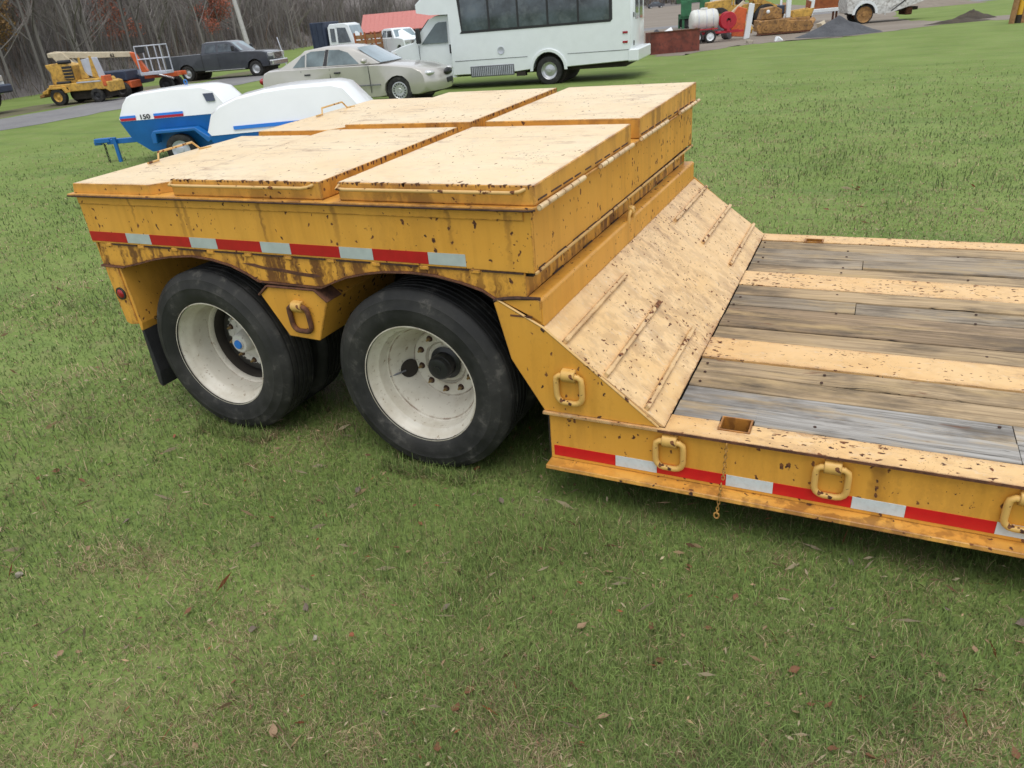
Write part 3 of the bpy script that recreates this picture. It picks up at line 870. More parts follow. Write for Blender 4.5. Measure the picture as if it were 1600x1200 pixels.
for x0 in np.arange(-2.50, -.15, .245):
    part('weld_tab', MB().box(x0 + .008, x0 + .052, -.0015, .0035, 1.036, 1.0538), 'paint', T, bevel=.003)
dg = MB().prism([(-1.545, 1.001), (-1.47, 1.003), (-1.40, .990), (-1.30, .988), (-1.20, .978), (-1.10, .974), (-1.075, .966), (-1.12, .957), (-1.2, .962), (-1.3, .972), (-1.42, .979), (-1.5, .992)], 'y', .0022, .006)
part('rust_gouge', dg, 'rust', T)

# hanger box between the wheels
hp = [(-1.472, .850), (-1.412, .893), (-1.130, .895), (-1.068, .845), (-1.160, .636), (-1.345, .642)]
part('hanger_box', MB().prism(hp, 'y', -.002, .62), 'paint', T, bevel=.004)
hl = [(-1.482, .850), (-1.418, .901), (-1.125, .903), (-1.055, .848), (-1.066, .842), (-1.130, .8955), (-1.412, .8935), (-1.472, .844)]
part('hanger_rim', MB().prism(hl, 'y', -.012, .10), 'rust', T, bevel=.002)
part('hanger_box', MB().prism(hp, 'y', W - .62, W), 'paint', T, bevel=.004)

# rear corner bracket with marker lamp and mud flap
for (ya, yb, s) in ((.0, .62, 1), (W, W - .62, -1)):
    bp = MB().prism([(-2.455, .926), (-2.440, .926), (-2.415, .60), (-2.425, .555), (-2.44, .555)], 'y', min(ya, yb), max(ya, yb))
    part('rear_bracket', bp, 'paint', T, bevel=.002)
    e0, e1 = (ya - .006, ya + .004) if s > 0 else (ya - .004, ya + .006)
    part('bracket_flange', MB().prism([(-2.555, .922), (-2.455, .922), (-2.440, .595), (-2.50, .588), (-2.53, .60), (-2.545, .76)], 'y', e0, e1), 'paint_rusty', T, bevel=.002)
    part('mud_flap', MB().prism([(-2.440, .60), (-2.428, .60), (-2.405, .30), (-2.42, .20), (-2.445, .22)], 'y', min(ya, yb) + .002, max(ya, yb) - .01), 'flap', T, bevel=.003)
    if s > 0:
        ml = part('marker_lamp', MB().lathe([(.0001, -.020), (.014, -.019), (.024, -.014), (.027, -.008)], 'y', (-2.492, -.002, .772), 20), 'marker_red', T, smooth=60)
        part('lamp_bezel', MB().lathe([(.026, -.010), (.034, -.010), (.036, -.004), (.034, .002), (.026, .002)], 'y', (-2.492, -.004, .772), 20), 'black', ml, smooth=40)
        part('bolt', MB().lathe([(.0001, -.008), (.008, -.007), (.011, 0)], 'x', (-2.408, .09, .60), 10), 'brass', T)
part('bracket_shelf', MB().box(-2.58, -2.40, -.010, .06, .921, .9275), 'rust', T, bevel=.002)

# running gear under the box
for y in (.80, 1.86):
    part('frame_rail', MB().box(-2.4, -.08, y, y + .09, .60, 1.028), 'under', T)
for x in (-1.8897, -.6324):
    part('axle', MB().tube([(x, .30, .465), (x, W - .30, .465)], .064, 14), 'under', T, smooth=40)
part('equaliser_beam', MB().box(-1.95, -.57, .62, .70, .50, .60), 'under', T, bevel=.01)
part('equaliser_beam', MB().box(-1.95, -.57, W - .70, W - .62, .50, .60), 'under', T, bevel=.01)

def tyre_prof(y0, w=.245):
    def P(r, o): return (r, y0 + o)
    a = [P(.292, .012), P(.300, .004), P(.318, -.004), P(.340, -.010), P(.362, -.0125), P(.380, -.0122), P(.383, -.0132), P(.386, -.0118), P(.405, -.006), P(.424, .002), P(.4265, .0022),
         P(.430, .006), P(.443, .014), P(.453, .024), P(.456, .026)]
    g = []
    for c in (.050, .088, .1225, .157, .195):
        g += [P(.4645, c - .007), P(.452, c - .005), P(.452, c + .005), P(.4648, c + .007)]
    b = [P(.456, w - .026), P(.453, w - .024), P(.424, w - .002), P(.362, w + .0125), P(.300, w - .004), P(.292, w - .012)]
    return a + [P(.463, .036)] + g + [P(.463, w - .036)] + b

def wheel(x, near, style):
    mir = (lambda p: p) if near else (lambda p: (p[0], W - p[1], p[2]))
    c = (x, 0, .465)
    if style == 'dished':
        prof = [(.293, .004), (.2985, .0045), (.3015, .009), (.300, .016), (.293, .020), (.286, .030), (.280, .048), (.270, .058), (.260, .066), (.256, .080), (.2545, .104), (.250, .116), (.243, .120), (.2425, .124), (.238, .124), (.232, .134), (.222, .158), (.206, .192), (.194, .222), (.186, .246), (.182, .258), (.178, .262), (.176, .256), (.172, .254), (.160, .256), (.118, .258), (.112, .256), (.104, .270), (.02, .272)]
    else:
        prof = [(.293, .004), (.2985, .0045), (.3015, .009), (.300, .016), (.293, .020), (.285, .030), (.279, .050), (.272, .062), (.262, .074), (.257, .090), (.254, .150), (.250, .185), (.238, .190), (.232, .200), (.232, .215)]
    wm = part('wheel', MB().lathe(prof, 'y', c, 72).move(lambda *p: mir(p)), 'rim', T, 'white dished rim' if style == 'dished' else 'white open rim with dark centre', smooth=35)
    part('tyre', MB().lathe(tyre_prof(.0), 'y', c, 96).move(lambda *p: mir(p)), 'tyre', wm, smooth=32)
    part('tyre', MB().lathe(tyre_prof(.292), 'y', c, 96).move(lambda *p: mir(p)), 'tyre', wm, 'inner tyre', smooth=32)
    if style == 'dished':
        hc = part('hub_cap', MB().lathe([(.0001, .172), (.018, .173), (.020, .177), (.036, .177), (.052, .181), (.058, .188), (.060, .200), (.063, .203), (.063, .222), (.060, .225), (.061, .252), (.074, .256), (.084, .260)], 'y', c, 32).move(lambda *p: mir(p)), 'hub_black', wm, smooth=35)
        nb, rr, yb = 10, .1425, .254
        # hand hole in the dish (a dark opening with its rim) and the valve stem in front of it
        a = R(190)
        rad, yy = .196, .218
        ctr = Vector((x + rad * math.cos(a), yy, .465 + rad * math.sin(a)))
        er = Vector((math.cos(a), 0, math.sin(a))); et = Vector((-math.sin(a), 0, math.cos(a)))
        ax = (er * .030 - Vector((0, .064, 0))).normalized()   # along the cone
        nrm = ax.cross(et).normalized()
        if nrm.y > 0: nrm = -nrm
        hm = MB()
        ring = []
        for k in range(20):
            t = 2 * math.pi * k / 20
            ring.append(ctr + ax * (.050 * math.cos(t)) + et * (.046 * math.sin(t)))
        vs = [p + nrm * .010 for p in ring] + [p + nrm * .001 for p in ring]
        hm.add(vs, [tuple(range(20))] + [(k, (k + 1) % 20, 20 + (k + 1) % 20, 20 + k) for k in range(20)])
        part('hand_hole', hm.move(lambda *p: mir(p)), 'under', wm)
        st = ctr + Vector((0, 0, 0))
        part('valve_stem', MB().tube([ctr + er * .052 - Vector((0, .098, 0)), ctr + er * .020 - Vector((0, .062, 0)), ctr - Vector((0, .030, 0))], .0045, 6).move(lambda *p: mir(p)), 'grey_metal', wm)
    else:
        dk = MB().lathe([(.2315, .212), (.226, .222), (.222, .250), (.216, .300), (.206, .302)], 'y', c, 48)
        part('brake_drum', dk.move(lambda *p: mir(p)), 'under', wm, smooth=40)
        part('hub_plate', MB().lathe([(.205, .300), (.203, .262), (.196, .250), (.178, .246), (.118, .244), (.110, .236), (.082, .230), (.062, .222), (.056, .165), (.050, .158), (.030, .157), (.026, .150), (.0001, .149)], 'y', c, 40).move(lambda *p: mir(p)), 'rim_back', wm, smooth=35)
        part('hub_cap', MB().lathe([(.0001, .140), (.022, .141), (.026, .146), (.026, .152)], 'y', c, 20).move(lambda *p: mir(p)), 'blue_cap', wm, 'small blue cap', smooth=40)
        nb, rr, yb = 10, .138, .242
    proto = None
    for k in range(nb):
        t = 2 * math.pi * (k + .35) / nb
        if proto is None:
            sg = 1 if near else -1
            b = MB().lathe([(.0001, -.034), (.0065, -.033), (.007, -.018)], 'y', (0, 0, 0), 8)
            b.lathe([(.007, -.019), (.0115, -.018), (.0125, -.015), (.0125, -.003)], 'y', (0, 0, 0), 6, 1)
            b.lathe([(.012, -.004), (.019, -.003), (.021, .004)], 'y', (0, 0, 0), 12, 2)
            b.move(lambda a_, b_, c_: (a_, b_ * sg, c_))
            proto = b.mesh('lug_nut', [M['brass_tip'], M['brass'], M['weld']])
        o = link('lug_nut', proto, wm); o.scale = (.8, .8, .8)
        q = mir((x + rr * math.cos(t), yb, .465 + rr * math.sin(t)))
        o.location = q
    return wm
wheel(-1.8897, True, 'open'); wheel(-.6324, True, 'dished')
wheel(-1.8897, False, 'dished'); wheel(-.6324, False, 'dished')

# front of the neck: recessed web, bolster, ramp
part('neck_web', MB().box(-.066, -.054, .018, W - .018, .943, 1.056), 'paint_rusty', T)
part('bolster', MB().prism([(-.052, .80), (.002, .80), (.018, .818), (.018, .936), (.008, .945), (-.052, .945)], 'y', .010, WD - .01), 'paint', T, bevel=.003)
part('bolster_end', MB().prism([(-.172, .934), (.014, .850), (.014, .938), (.004, .9445), (-.09, .9445)], 'y', .0, .009), 'paint', T, bevel=.002)
wsm = MB().tube([(-.19, -.003, .928), (-.14, -.004, .940), (-.09, -.002, .946), (-.04, .004, .9465), (.012, .008, .946)], .008, 6)
wsm.tube([(.014, .003, .835), (.018, -.004, .824), (.03, -.006, .816)], .009, 6)
part('weld_seam', wsm, 'weld', T, smooth=60, kind='stuff')
ln = MB(); rs = random.Random(5)
y = .3
while y < W - .2:
    ln.tube([(-.050, y, .9475), (-.050, y + .12, .9475)], .0045, 5); y += rs.uniform(.2, .5)
y = .04
while y < W - .1:
    ln.box(.0005, .004, y, y + rs.uniform(.06, .15), 1.0625, 1.0675); y += .19
part('weld_seam', ln, 'weld', T, kind='stuff')
part('crack_line', MB().box(-.118, -.02, -.0105, -.0075, .868, .876), 'rust', T)
gp = [(-.190, .918), (-.172, .932), (.022, .832), (.500, .4465), (.012, .4465), (.006, .448), (-.132, .672)]
part('side_gusset', MB().prism(gp, 'y', -.009, .0), 'paint', T, bevel=.002)
part('side_gusset', MB().prism(gp, 'y', WD, WD + .009), 'paint', T, bevel=.002)
part('ramp_plate', MB().prism([(.020, .8265), (.523, .4475), (.523, .4465), (.505, .446), (.014, .816)], 'y', .0015, WD - .0015), 'ramp', T, bevel=.0015)
ev = MB().tube([(-.172, -.006, .933), (.022, -.006, .831), (.26, -.006, .640), (.50, -.006, .447)], .0055, 6)
part('edge_weld', ev, 'rust_yellow', T, smooth=60)
sl = math.atan2(-.379, .503)
def rib(x, y0, y1):
    zc = .8265 - (x - .020) * (.379 / .503)
    u = Vector((math.cos(sl), 0, math.sin(sl))); nn = Vector((-u.z, 0, u.x))
    h, w = .020, .011
    c = Vector((x, 0, zc))
    pts = [c - u * w - nn * .004, c + u * w - nn * .004, c + u * w + nn * h, c - u * w + nn * h]
    part('ramp_rib', MB().prism([(p.x, p.z) for p in pts], 'y', y0, y1), 'rib', T, bevel=.003)
for x in (.103, .274, .442):
    rib(x, .012, .845); rib(x, 1.86, WD - .01)

# deck: edge beams, steel stringers and planks
XE = 5.6
def edge_top(x0, x1, y0, y1, z0=.432, z1=.4455):
    return MB().box(x0, x1, y0, y1, z0, z1)
top = MB().prism([(.0, -.021), (.526, -.021)] + [(XE, -.021), (XE, .117), (.843, .117), (.843, .049), (.722, .049), (.722, .117), (.5235, .117), (.5235, .0005), (.0, .0005)], 'z', .432, .4455)
part('deck_edge', top, 'deck_steel', T, bevel=.002)
part('edge_rust_strip', MB().box(.5, XE, -.0235, -.0212, .4335, .4445), 'rust', T)
top = MB().prism([(.0, WD + .021), (XE, WD + .021), (XE, 2.63), (.915, 2.63), (.915, 2.70), (.800, 2.70), (.800, 2.63), (.5235, 2.63), (.5235, WD - .001), (.0, WD - .001)], 'z', .432, .4455)
part('deck_edge', top, 'deck_steel', T, bevel=.002)
part('side_beam', MB().box(.022, XE, .0, .012, .206, .4315), 'paint', T, bevel=.002)
part('side_beam', MB().box(.022, XE, WD - .012, WD, .206, .4315), 'paint', T, bevel=.002)
part('bottom_flange', MB().prism([(-.066, .186), (-.062, .205), (.03, .205), (.03, .186)], 'x', .018, XE), 'lid_side', T, bevel=.003)
part('bottom_flange', MB().box(.018, XE, WD - .03, WD + .064, .188, .205), 'lid_side', T, bevel=.003)
part('beam_end', MB().box(.010, .0215, .012, WD - .012, .206, .4315), 'under', T)
part('under_deck', MB().box(.05, XE, .03, WD - .03, .36, .392), 'under', T)
for (a, b) in ((.700, .932), (1.722, 1.966)):
    part('deck_stringer', MB().box(.5235, XE, a, b, .40, .4462), 'deck_steel', T, bevel=.002)
def pocket(x0, x1, y0, y1):
    t = .007
    mb = MB()
    mb.box(x0, x0 + t, y0, y1, .24, .4475).box(x1 - t, x1, y0, y1, .24, .4475).box(x0 + t, x1 - t, y0, y0 + t, .24, .4475).box(x0 + t, x1 - t, y1 - t, y1, .24, .4475)
    mb.box(x0 + t, x1 - t, y0 + t, y1 - t, .24, .25)
    part('stake_pocket', mb, 'pocket', T)
pocket(.7225, .8425, .0495, .158)
pocket(.8005, .9145, 2.625, 2.6995)

tints = {'grey': (.335, .28, .21, 1), 'tan': (.41, .305, .185, 1), 'brown': (.30, .22, .14, 1), 'blue': (.375, .36, .335, 1)}
rb = random.Random(17)
def plank(x0, x1, y0, y1, tint, notch=None):
    n = max(4, int((x1 - x0) / .16))
    zt = .4435 + rb.uniform(-.006, .004)
    ph = rb.uniform(0, 6)
    top, ed = [], rb.uniform(.0015, .003)
    xs = [x0 + (x1 - x0) * i / n for i in range(n + 1)]
    if notch: xs = sorted(set(xs + [notch[0], notch[0] + .0005, notch[1] - .0005, notch[1]]))
    vs, fs = [], []
    for x in xs:
        dz = .0018 * math.sin(2.1 * x + ph) + rb.uniform(-.0006, .0006)
        a = y0 + ed + rb.uniform(0, .0035); b = y1 - ed - rb.uniform(0, .0035)
        if notch and notch[0] < x < notch[1]: a, b = (notch[2], b) if notch[2] < (y0 + y1) / 2 + .03 else (a, b)
        if notch and notch[0] < x < notch[1] and notch[2] >= (y0 + y1) / 2 + .03: b = notch[2]
        vs += [(x, a, .402), (x, a, zt + dz - .004), (x, a + .004, zt + dz), (x, b - .004, zt + dz), (x, b, zt + dz - .004), (x, b, .402)]
    for i in range(len(xs) - 1):
        for j in range(6):
            fs.append((i * 6 + j, i * 6 + (j + 1) % 6, (i + 1) * 6 + (j + 1) % 6, (i + 1) * 6 + j))
    fs += [tuple(range(6)), tuple(range((len(xs) - 1) * 6, len(xs) * 6))]
    o = part('deck_plank', MB().add(vs, fs), 'wood', T)
    t = tints[tint]; k = rb.uniform(.9, 1.1)
    o.color = (t[0] * k, t[1] * k, t[2] * k, 1)
def bay(y0, y1, n, rows):
    w = (y1 - y0) / n
    for i in range(n):
        a, b = y0 + i * w, y0 + (i + 1) * w
        cuts, tint, notch = rows[i]
        xs = [.527] + cuts + [XE]
        for p, q in zip(xs[:-1], xs[1:]):
            plank(p + .002, q - .002, a, b, tint, notch if notch and p < notch[0] < q else None)
bay(.119, .698, 4, [([1.742, 4.1], 'blue', (.716, .849, .162)), ([1.742, 3.9], 'blue', None), ([3.3], 'tan', None), ([2.6, 4.6], 'tan', None)])
bay(.934, 1.720, 5, [([2.9], 'tan', None), ([2.45, 4.4], 'brown', None), ([3.6], 'brown', None), ([1.16, 3.2], 'grey', None), ([2.2, 4.2], 'tan', None)])
bay(1.968, 2.628, 4, [([3.1], 'tan', None), ([1.17, 4.0], 'grey', None), ([2.7], 'grey', None), ([2.2, 4.4], 'tan', (.79, .925, 2.618))])
# coarse bolt heads and nail marks on the planks
nm = MB(); rs = random.Random(9)
for (y0, y1) in ((.13, .69), (.95, 1.71), (1.98, 2.62)):
    for x in (.57, 1.06, 1.70, 2.3, 2.9, 3.5, 4.1):
        for i in range(6):
            if rs.random() < .5: continue
            yy = y0 + (y1 - y0) * (i + .5) / 6 + rs.uniform(-.015, .015); xx = x + rs.uniform(-.02, .02)
            nm.lathe([(.0001, .0015), (.006, .001), (.007, -.003)], 'z', (xx, yy, .4468), 6)
part('plank_bolts', nm, 'weld', T, kind='stuff')

tape(T, .0379, 20, .2740, 0.0, ('red_tape_b', 'white_tape_b'))

# tie-down rings
def d_ring(x, z, y=-.009, swing=0.0, parent=T, rusty=False, ry=0.0, label=None, k=1.0):
    """bent strap bracket with a rounded D ring hanging in it; built at the origin then placed"""
    br = MB()
    pr = arc(0, 0, .020, -100, 140, 10)
    pr = [(-.002, -.026)] + [(-.018 + a * 1.0, b) for a, b in pr if True]
    prof = [(.0, -.030), (-.012, -.030)] + [(-.016 - .020 * math.sin(R(t)), .004 - .024 * math.cos(R(t))) for t in range(20, 181, 20)] + [(.0, .030)]
    br.prism(prof, 'x', -.030, .030)
    rg = MB()
    hw, r_ = .056, .0125
    pts = [(-hw * .72, 0, 0), (hw * .72, 0, 0), (hw * .95, 0, -.010), (hw, 0, -.032), (hw, 0, -.085)]
    pts += [(hw - .034 + .034 * math.cos(R(a)), 0, -.090 + .038 * math.sin(R(a))) for a in (-15, -40, -65, -90)]
    pts += [(-hw + .034 + .034 * math.cos(R(a)), 0, -.090 + .038 * math.sin(R(a))) for a in (-90, -115, -140, -165)]
    pts += [(-hw, 0, -.085), (-hw, 0, -.032), (-hw * .95, 0, -.010)]
    rg.tube(pts, r_, 10, True)
    cs, sn = math.cos(swing), math.sin(swing)
    rg.move(lambda a, b, c: (a, b * cs - c * sn - .018, b * sn + c * cs + .002))
    b1 = br.mesh('strap_bracket', M['ring_paint'], .002, 40)
    r1 = rg.mesh('ring', M['rust' if rusty else 'ring_paint'], 0, 60)
    o = link('tie_down_ring', b1, parent, label)
    o.location = (x, y, z); o.rotation_euler = (0, 0, ry); o.scale = (k, k, k)
    link('ring', r1, o)
    return o
d_ring(.130, .632, -.009, R(3))
for i in range(9):
    d_ring(.548 + .604 * i, .392, -.001, R(3))
d_ring(-1.240, .808, -.002, R(4), label='rust eaten ring on the hanger box', rusty=True)
for i in range(9):
    o = d_ring(.548 + .604 * i, .392, WD + .001, R(3)); o.rotation_euler = (0, 0, math.pi)
o = d_ring(.020, .990, 1.245, R(8)); o.rotation_euler = (0, R(0), R(90))
o.location = (.006, 1.245, .985); o.scale = (.8, .8, .8)

# thin chain hanging off the deck edge
ch = MB(); rs = random.Random(3)
pz, px_ = .425, .772
k = 0
while pz > .115:
    c = Vector((px_, -.030 - (.03 if pz < .26 else 0) * 1.0, pz))
    d = Vector((1, 0, 0)) if k % 2 else Vector((0, 1, 0))
    ch.tube([c + d * (.0055 * math.cos(R(a))) + Vector((0, 0, .0115 * math.sin(R(a)))) for a in range(0, 360, 45)], .0023, 5, True)
    pz -= .0165; px_ -= .0004 * (1 + k * .15); k += 1
ch.tube([Vector((px_, -.06, pz)) + Vector((.010 * math.cos(R(a)), 0, .014 * math.sin(R(a)))) for a in range(0, 360, 45)], .004, 6, True)
part('chain', ch, 'chain', T, smooth=60)

# ------------------------------------------------------------------ vehicles: shared builders
def slices(poly, ss, fn):
    """body skin: side outline poly (x, z) swept across the width; fn(x, z, s) -> (x, y, z)"""
    n = len(poly); vs = []
    for s in ss:
        vs += [fn(x, z, s) for x, z in poly]
    fs = [tuple(range(n)), tuple(range((len(ss) - 1) * n, len(ss) * n))]
    for k in range(len(ss) - 1):
        fs += [(k * n + i, k * n + (i + 1) % n, (k + 1) * n + (i + 1) % n, (k + 1) * n + i) for i in range(n)]
    return MB().add(vs, fs)

def side_pane(poly, fn, side, t=.006):
    """a pane lying on the body side given by fn"""
    out = []
    for x, z in poly:
        a = Vector(fn(x, z, side))
        out.append(a + Vector((0, math.copysign(t, a.y), 0)))
    inn = [p - Vector((0, math.copysign(t * 3, p.y), 0)) for p in out]
    n = len(poly)
    return MB().add(out + inn, [tuple(range(n)), tuple(range(2 * n - 1, n - 1, -1))] + [(i, (i + 1) % n, n + (i + 1) % n, n + i) for i in range(n)])

def add_wheel(T, x, y, r, w, rim, out=-1, rr=.62, style='cap', label=None, tread='tyre'):
    """wheel > tyre; out = -1 faces -y, +1 faces +y"""
    f = (lambda p: p) if out < 0 else (lambda p: (p[0], -p[1], p[2]))
    yy = -abs(y)
    ri = r * rr
    if style == 'cap':
        prof = [(.0001, -.012), (ri * .25, -.014), (ri * .3, -.006), (ri * .62, -.010), (ri * .66, .0), (ri * .86, -.002), (ri * .92, -.012), (ri, -.006), (ri, .03)]
    elif style == 'deep':
        prof = [(.0001, .02), (ri * .2, .02), (ri * .22, .05), (ri * .55, .06), (ri * .7, .075), (ri * .9, .05), (ri * .95, .0), (ri, -.008), (ri, .03)]
    else:
        prof = [(.0001, .0), (ri * .25, .0), (ri * .3, .02), (ri * .7, .03), (ri * .9, .01), (ri, -.004), (ri, .03)]
    a = part('wheel', MB().lathe(prof, 'y', (x, yy, r), 28).move(lambda *p: f(p)), rim, T, label, smooth=35)
    tp = [(ri * .98, .02), (ri * 1.02, -.004), (r * .86, -.014), (r * .96, .0), (r, .03), (r, w - .03), (r * .96, w), (r * .86, w + .01), (ri, w)]
    part('tyre', MB().lathe(tp, 'y', (x, yy, r), 32).move(lambda *p: f(p)), tread, a, smooth=35)
    if style == 'cap':   # dark slots round the hubcap
        sl_ = MB()
        for k in range(16):
            t = 2 * math.pi * k / 16
            c, s = math.cos(t), math.sin(t)
            u = (c * ri * .74, s * ri * .74); q = (-s * ri * .055, c * ri * .055); d = (c * ri * .075, s * ri * .075)
            vs = [f((x + u[0] + i * q[0] + j * d[0], yy - .0135, r + u[1] + i * q[1] + j * d[1])) for i, j in ((-1, -1), (1, -1), (1, 1), (-1, 1))]
            vs += [f((x + u[0] + i * q[0] + j * d[0], yy + .002, r + u[1] + i * q[1] + j * d[1])) for i, j in ((-1, -1), (1, -1), (1, 1), (-1, 1))]
            sl_.add(vs, [(0, 1, 2, 3), (0, 1, 5, 4), (1, 2, 6, 5), (2, 3, 7, 6), (3, 0, 4, 7)])
        part('slots', sl_, 'black', a, kind='stuff')
    return a

def well(T, x, r, y0, y1):
    part('wheel_well', MB().lathe([(.0001, y0), (r, y0), (r, y1), (.0001, y1)], 'y', (x, 0, r * .86), 24), 'under', T)

def arch_pts(x, r, zc, zb, n=10):
    a = math.degrees(math.asin(max(-1, min(1, (zb - zc) / r))))
    return [(x + r * math.cos(R(t)), zc + r * math.sin(R(t))) for t in [a + (180 - 2 * a) * i / n for i in range(n + 1)]]

def text_mesh(body, size, depth):
    cu = bpy.data.curves.new('lettering', 'FONT')
    cu.body = body; cu.size = size; cu.extrude = depth; cu.align_x = 'CENTER'; cu.align_y = 'CENTER'
    cu.offset = size * .02
    o = bpy.data.objects.new('lettering', cu)
    dg = bpy.context.evaluated_depsgraph_get()
    col.objects.link(o); dg.update()
    me = bpy.data.meshes.new_from_object(o.evaluated_get(dg))
    bpy.data.objects.remove(o)
    return me

# ------------------------------------------------------------------ champagne sedan
def sedan(loc, rz):
    T = thing('parked_sedan', 'champagne four door sedan parked nose to the white bus', 'car', loc, rz, None, 1.08)
    SS = [-1, -.965, -.75, -.35, 0, .35, .75, .965, 1]
    def body(x, z, s):
        a = abs(s)
        w = .90 - .04 * max(0, (z - .62) / .4) ** 2 - .05 * max(0, (.42 - z) / .2) ** 1.5
        y = s * w
        e = a ** 3
        if x > 2.9: x = x - e * .34 * ((x - 2.9) / .9) ** 1.2; y *= 1 - .06 * ((x - 2.9) / .9) ** 2 * a
        if x < -.5: x = x + e * .18 * ((-.5 - x) / .6)
        if a == 1:
            z = z + (.018 if z < .5 else -.018); y = math.copysign(abs(y), s)
        z = z - .035 * a * a * (1 if z > .9 else 0)
        return (x, y, z)
    P = [(-1.02, .30), (-1.11, .42), (-1.13, .62), (-1.10, .80), (-1.03, .95), (-.85, 1.005), (-.40, 1.015), (1.2, 1.0), (2.25, .985), (2.8, .93), (3.3, .84), (3.62, .75), (3.74, .66), (3.79, .52), (3.80, .40), (3.74, .27), (3.4, .22)]
    P += arch_pts(2.77, .375, .33, .23) + [(2.2, .21), (.55, .21)] + arch_pts(0, .375, .33, .24)
    part('body', slices(P, SS, body), 'champagne', T, smooth=38)
    def roof(x, z, s):
        t = max(0, min(1, (z - .98) / .46))
        w = .80 - .20 * t ** 1.1
        a = abs(s)
        if a == 1: z -= .022 * t
        x = x + (.10 * a ** 2 if x < .3 else -.13 * a ** 2) * (1 - .35 * t)
        return (x, s * w, z - .03 * a * a * t)
    G = [(-.58, .985), (-.30, 1.13), (.05, 1.30), (.32, 1.395), (.75, 1.44), (1.15, 1.45), (1.50, 1.415), (1.70, 1.36), (2.05, 1.18), (2.42, .975)]
    part('roof', slices(G, [-1, -.93, -.6, 0, .6, .93, 1], roof), 'champagne', T, smooth=40)
    for s in (-1, 1):
        part('side_window', side_pane([(-.16, 1.015), (.18, 1.015), (.20, 1.33), (.10, 1.29)], roof, s), 'glass_side', T)
        part('side_window', side_pane([(.22, 1.015), (.90, 1.01), (.92, 1.395), (.52, 1.395), (.24, 1.345)], roof, s), 'glass_side', T)
        part('side_window', side_pane([(1.02, 1.01), (1.90, 1.0), (1.55, 1.30), (1.30, 1.385), (1.02, 1.40)], roof, s), 'glass_side', T)
        part('window_post', side_pane([(.91, 1.01), (1.01, 1.01), (1.01, 1.41), (.93, 1.41)], roof, s, .008), 'black', T)
        for xd in (.28, 1.10):
            part('door_handle', side_pane([(xd, .83), (xd + .16, .83), (xd + .16, .865), (xd, .865)], body, s, .012), 'black', T)
        for xs in (.18, .97, 2.02):
            part('door_seam', side_pane([(xs, .30), (xs + .012, .30), (xs + .012, .985), (xs, .985)], body, s, .003), 'black', T)
        part('side_moulding', side_pane([(.42, .47), (2.30, .47), (2.30, .53), (.42, .53)], body, s, .010), 'grey_metal', T)
        lp = MB().ball((3.50, s * .70, .685), .17, .12, .062, 8)
        hl = part('headlight', lp, 'lens', T, smooth=60)
        part('turn_signal', MB().ball((3.30, s * .815, .67), .085, .05, .048, 8), 'signal_orange', hl, smooth=60)
        part('wing_mirror', MB().ball((1.98, s * .95, 1.06), .075, .12, .065, 8), 'champagne', T, smooth=60)
        part('tail_light', MB().ball((-1.03, s * .70, .74), .08, .14, .085, 8), 'marker_red', T, smooth=60)
        for xx in (0, 2.77):
            add_wheel(T, xx, .86, .335, .2, 'alloy', out=s, rr=.60)
    def patch(pts, mat, name, nrm, t=.006):
        ps = [Vector(p) for p in pts]; nn = Vector(nrm).normalized()
        n = len(ps)
        part(name, MB().add([p + nn * t for p in ps] + [p - nn * t for p in ps], [tuple(range(n)), tuple(range(2 * n - 1, n - 1, -1))] + [(i, (i + 1) % n, n + (i + 1) % n, n + i) for i in range(n)]), mat, T)
    wsp = MB()
    rows = []
    for t in (0, .33, .66, 1):
        x0 = 2.40 - .66 * t; z0 = .985 + .375 * t - .012 * math.sin(math.pi * t)
        rows.append([tuple(Vector(roof(x0, z0, s)) + Vector((.014, 0, .012))) for s in (-.90, -.6, 0, .6, .90)])
    vs = [p for r_ in rows for p in r_]
    wsp.add(vs, [(i * 5 + j, i * 5 + j + 1, (i + 1) * 5 + j + 1, (i + 1) * 5 + j) for i in range(3) for j in range(4)])
    part('windscreen', wsp, 'glass_sky', T, smooth=60)
    part('grille', MB().ball((3.77, 0, .655), .07, .26, .085, 8), 'black', T, smooth=60)
    part('bumper_trim', MB().box(3.60, 3.815, -.20, .20, .40, .52), 'black', T, bevel=.02)
    for xx in (0, 2.77): well(T, xx, .37, -.80, .80)
    part('underside', MB().box(-.9, 3.5, -.70, .70, .20, .32), 'under', T)
sedan((-13.5, 15.3, 0), 10.5)

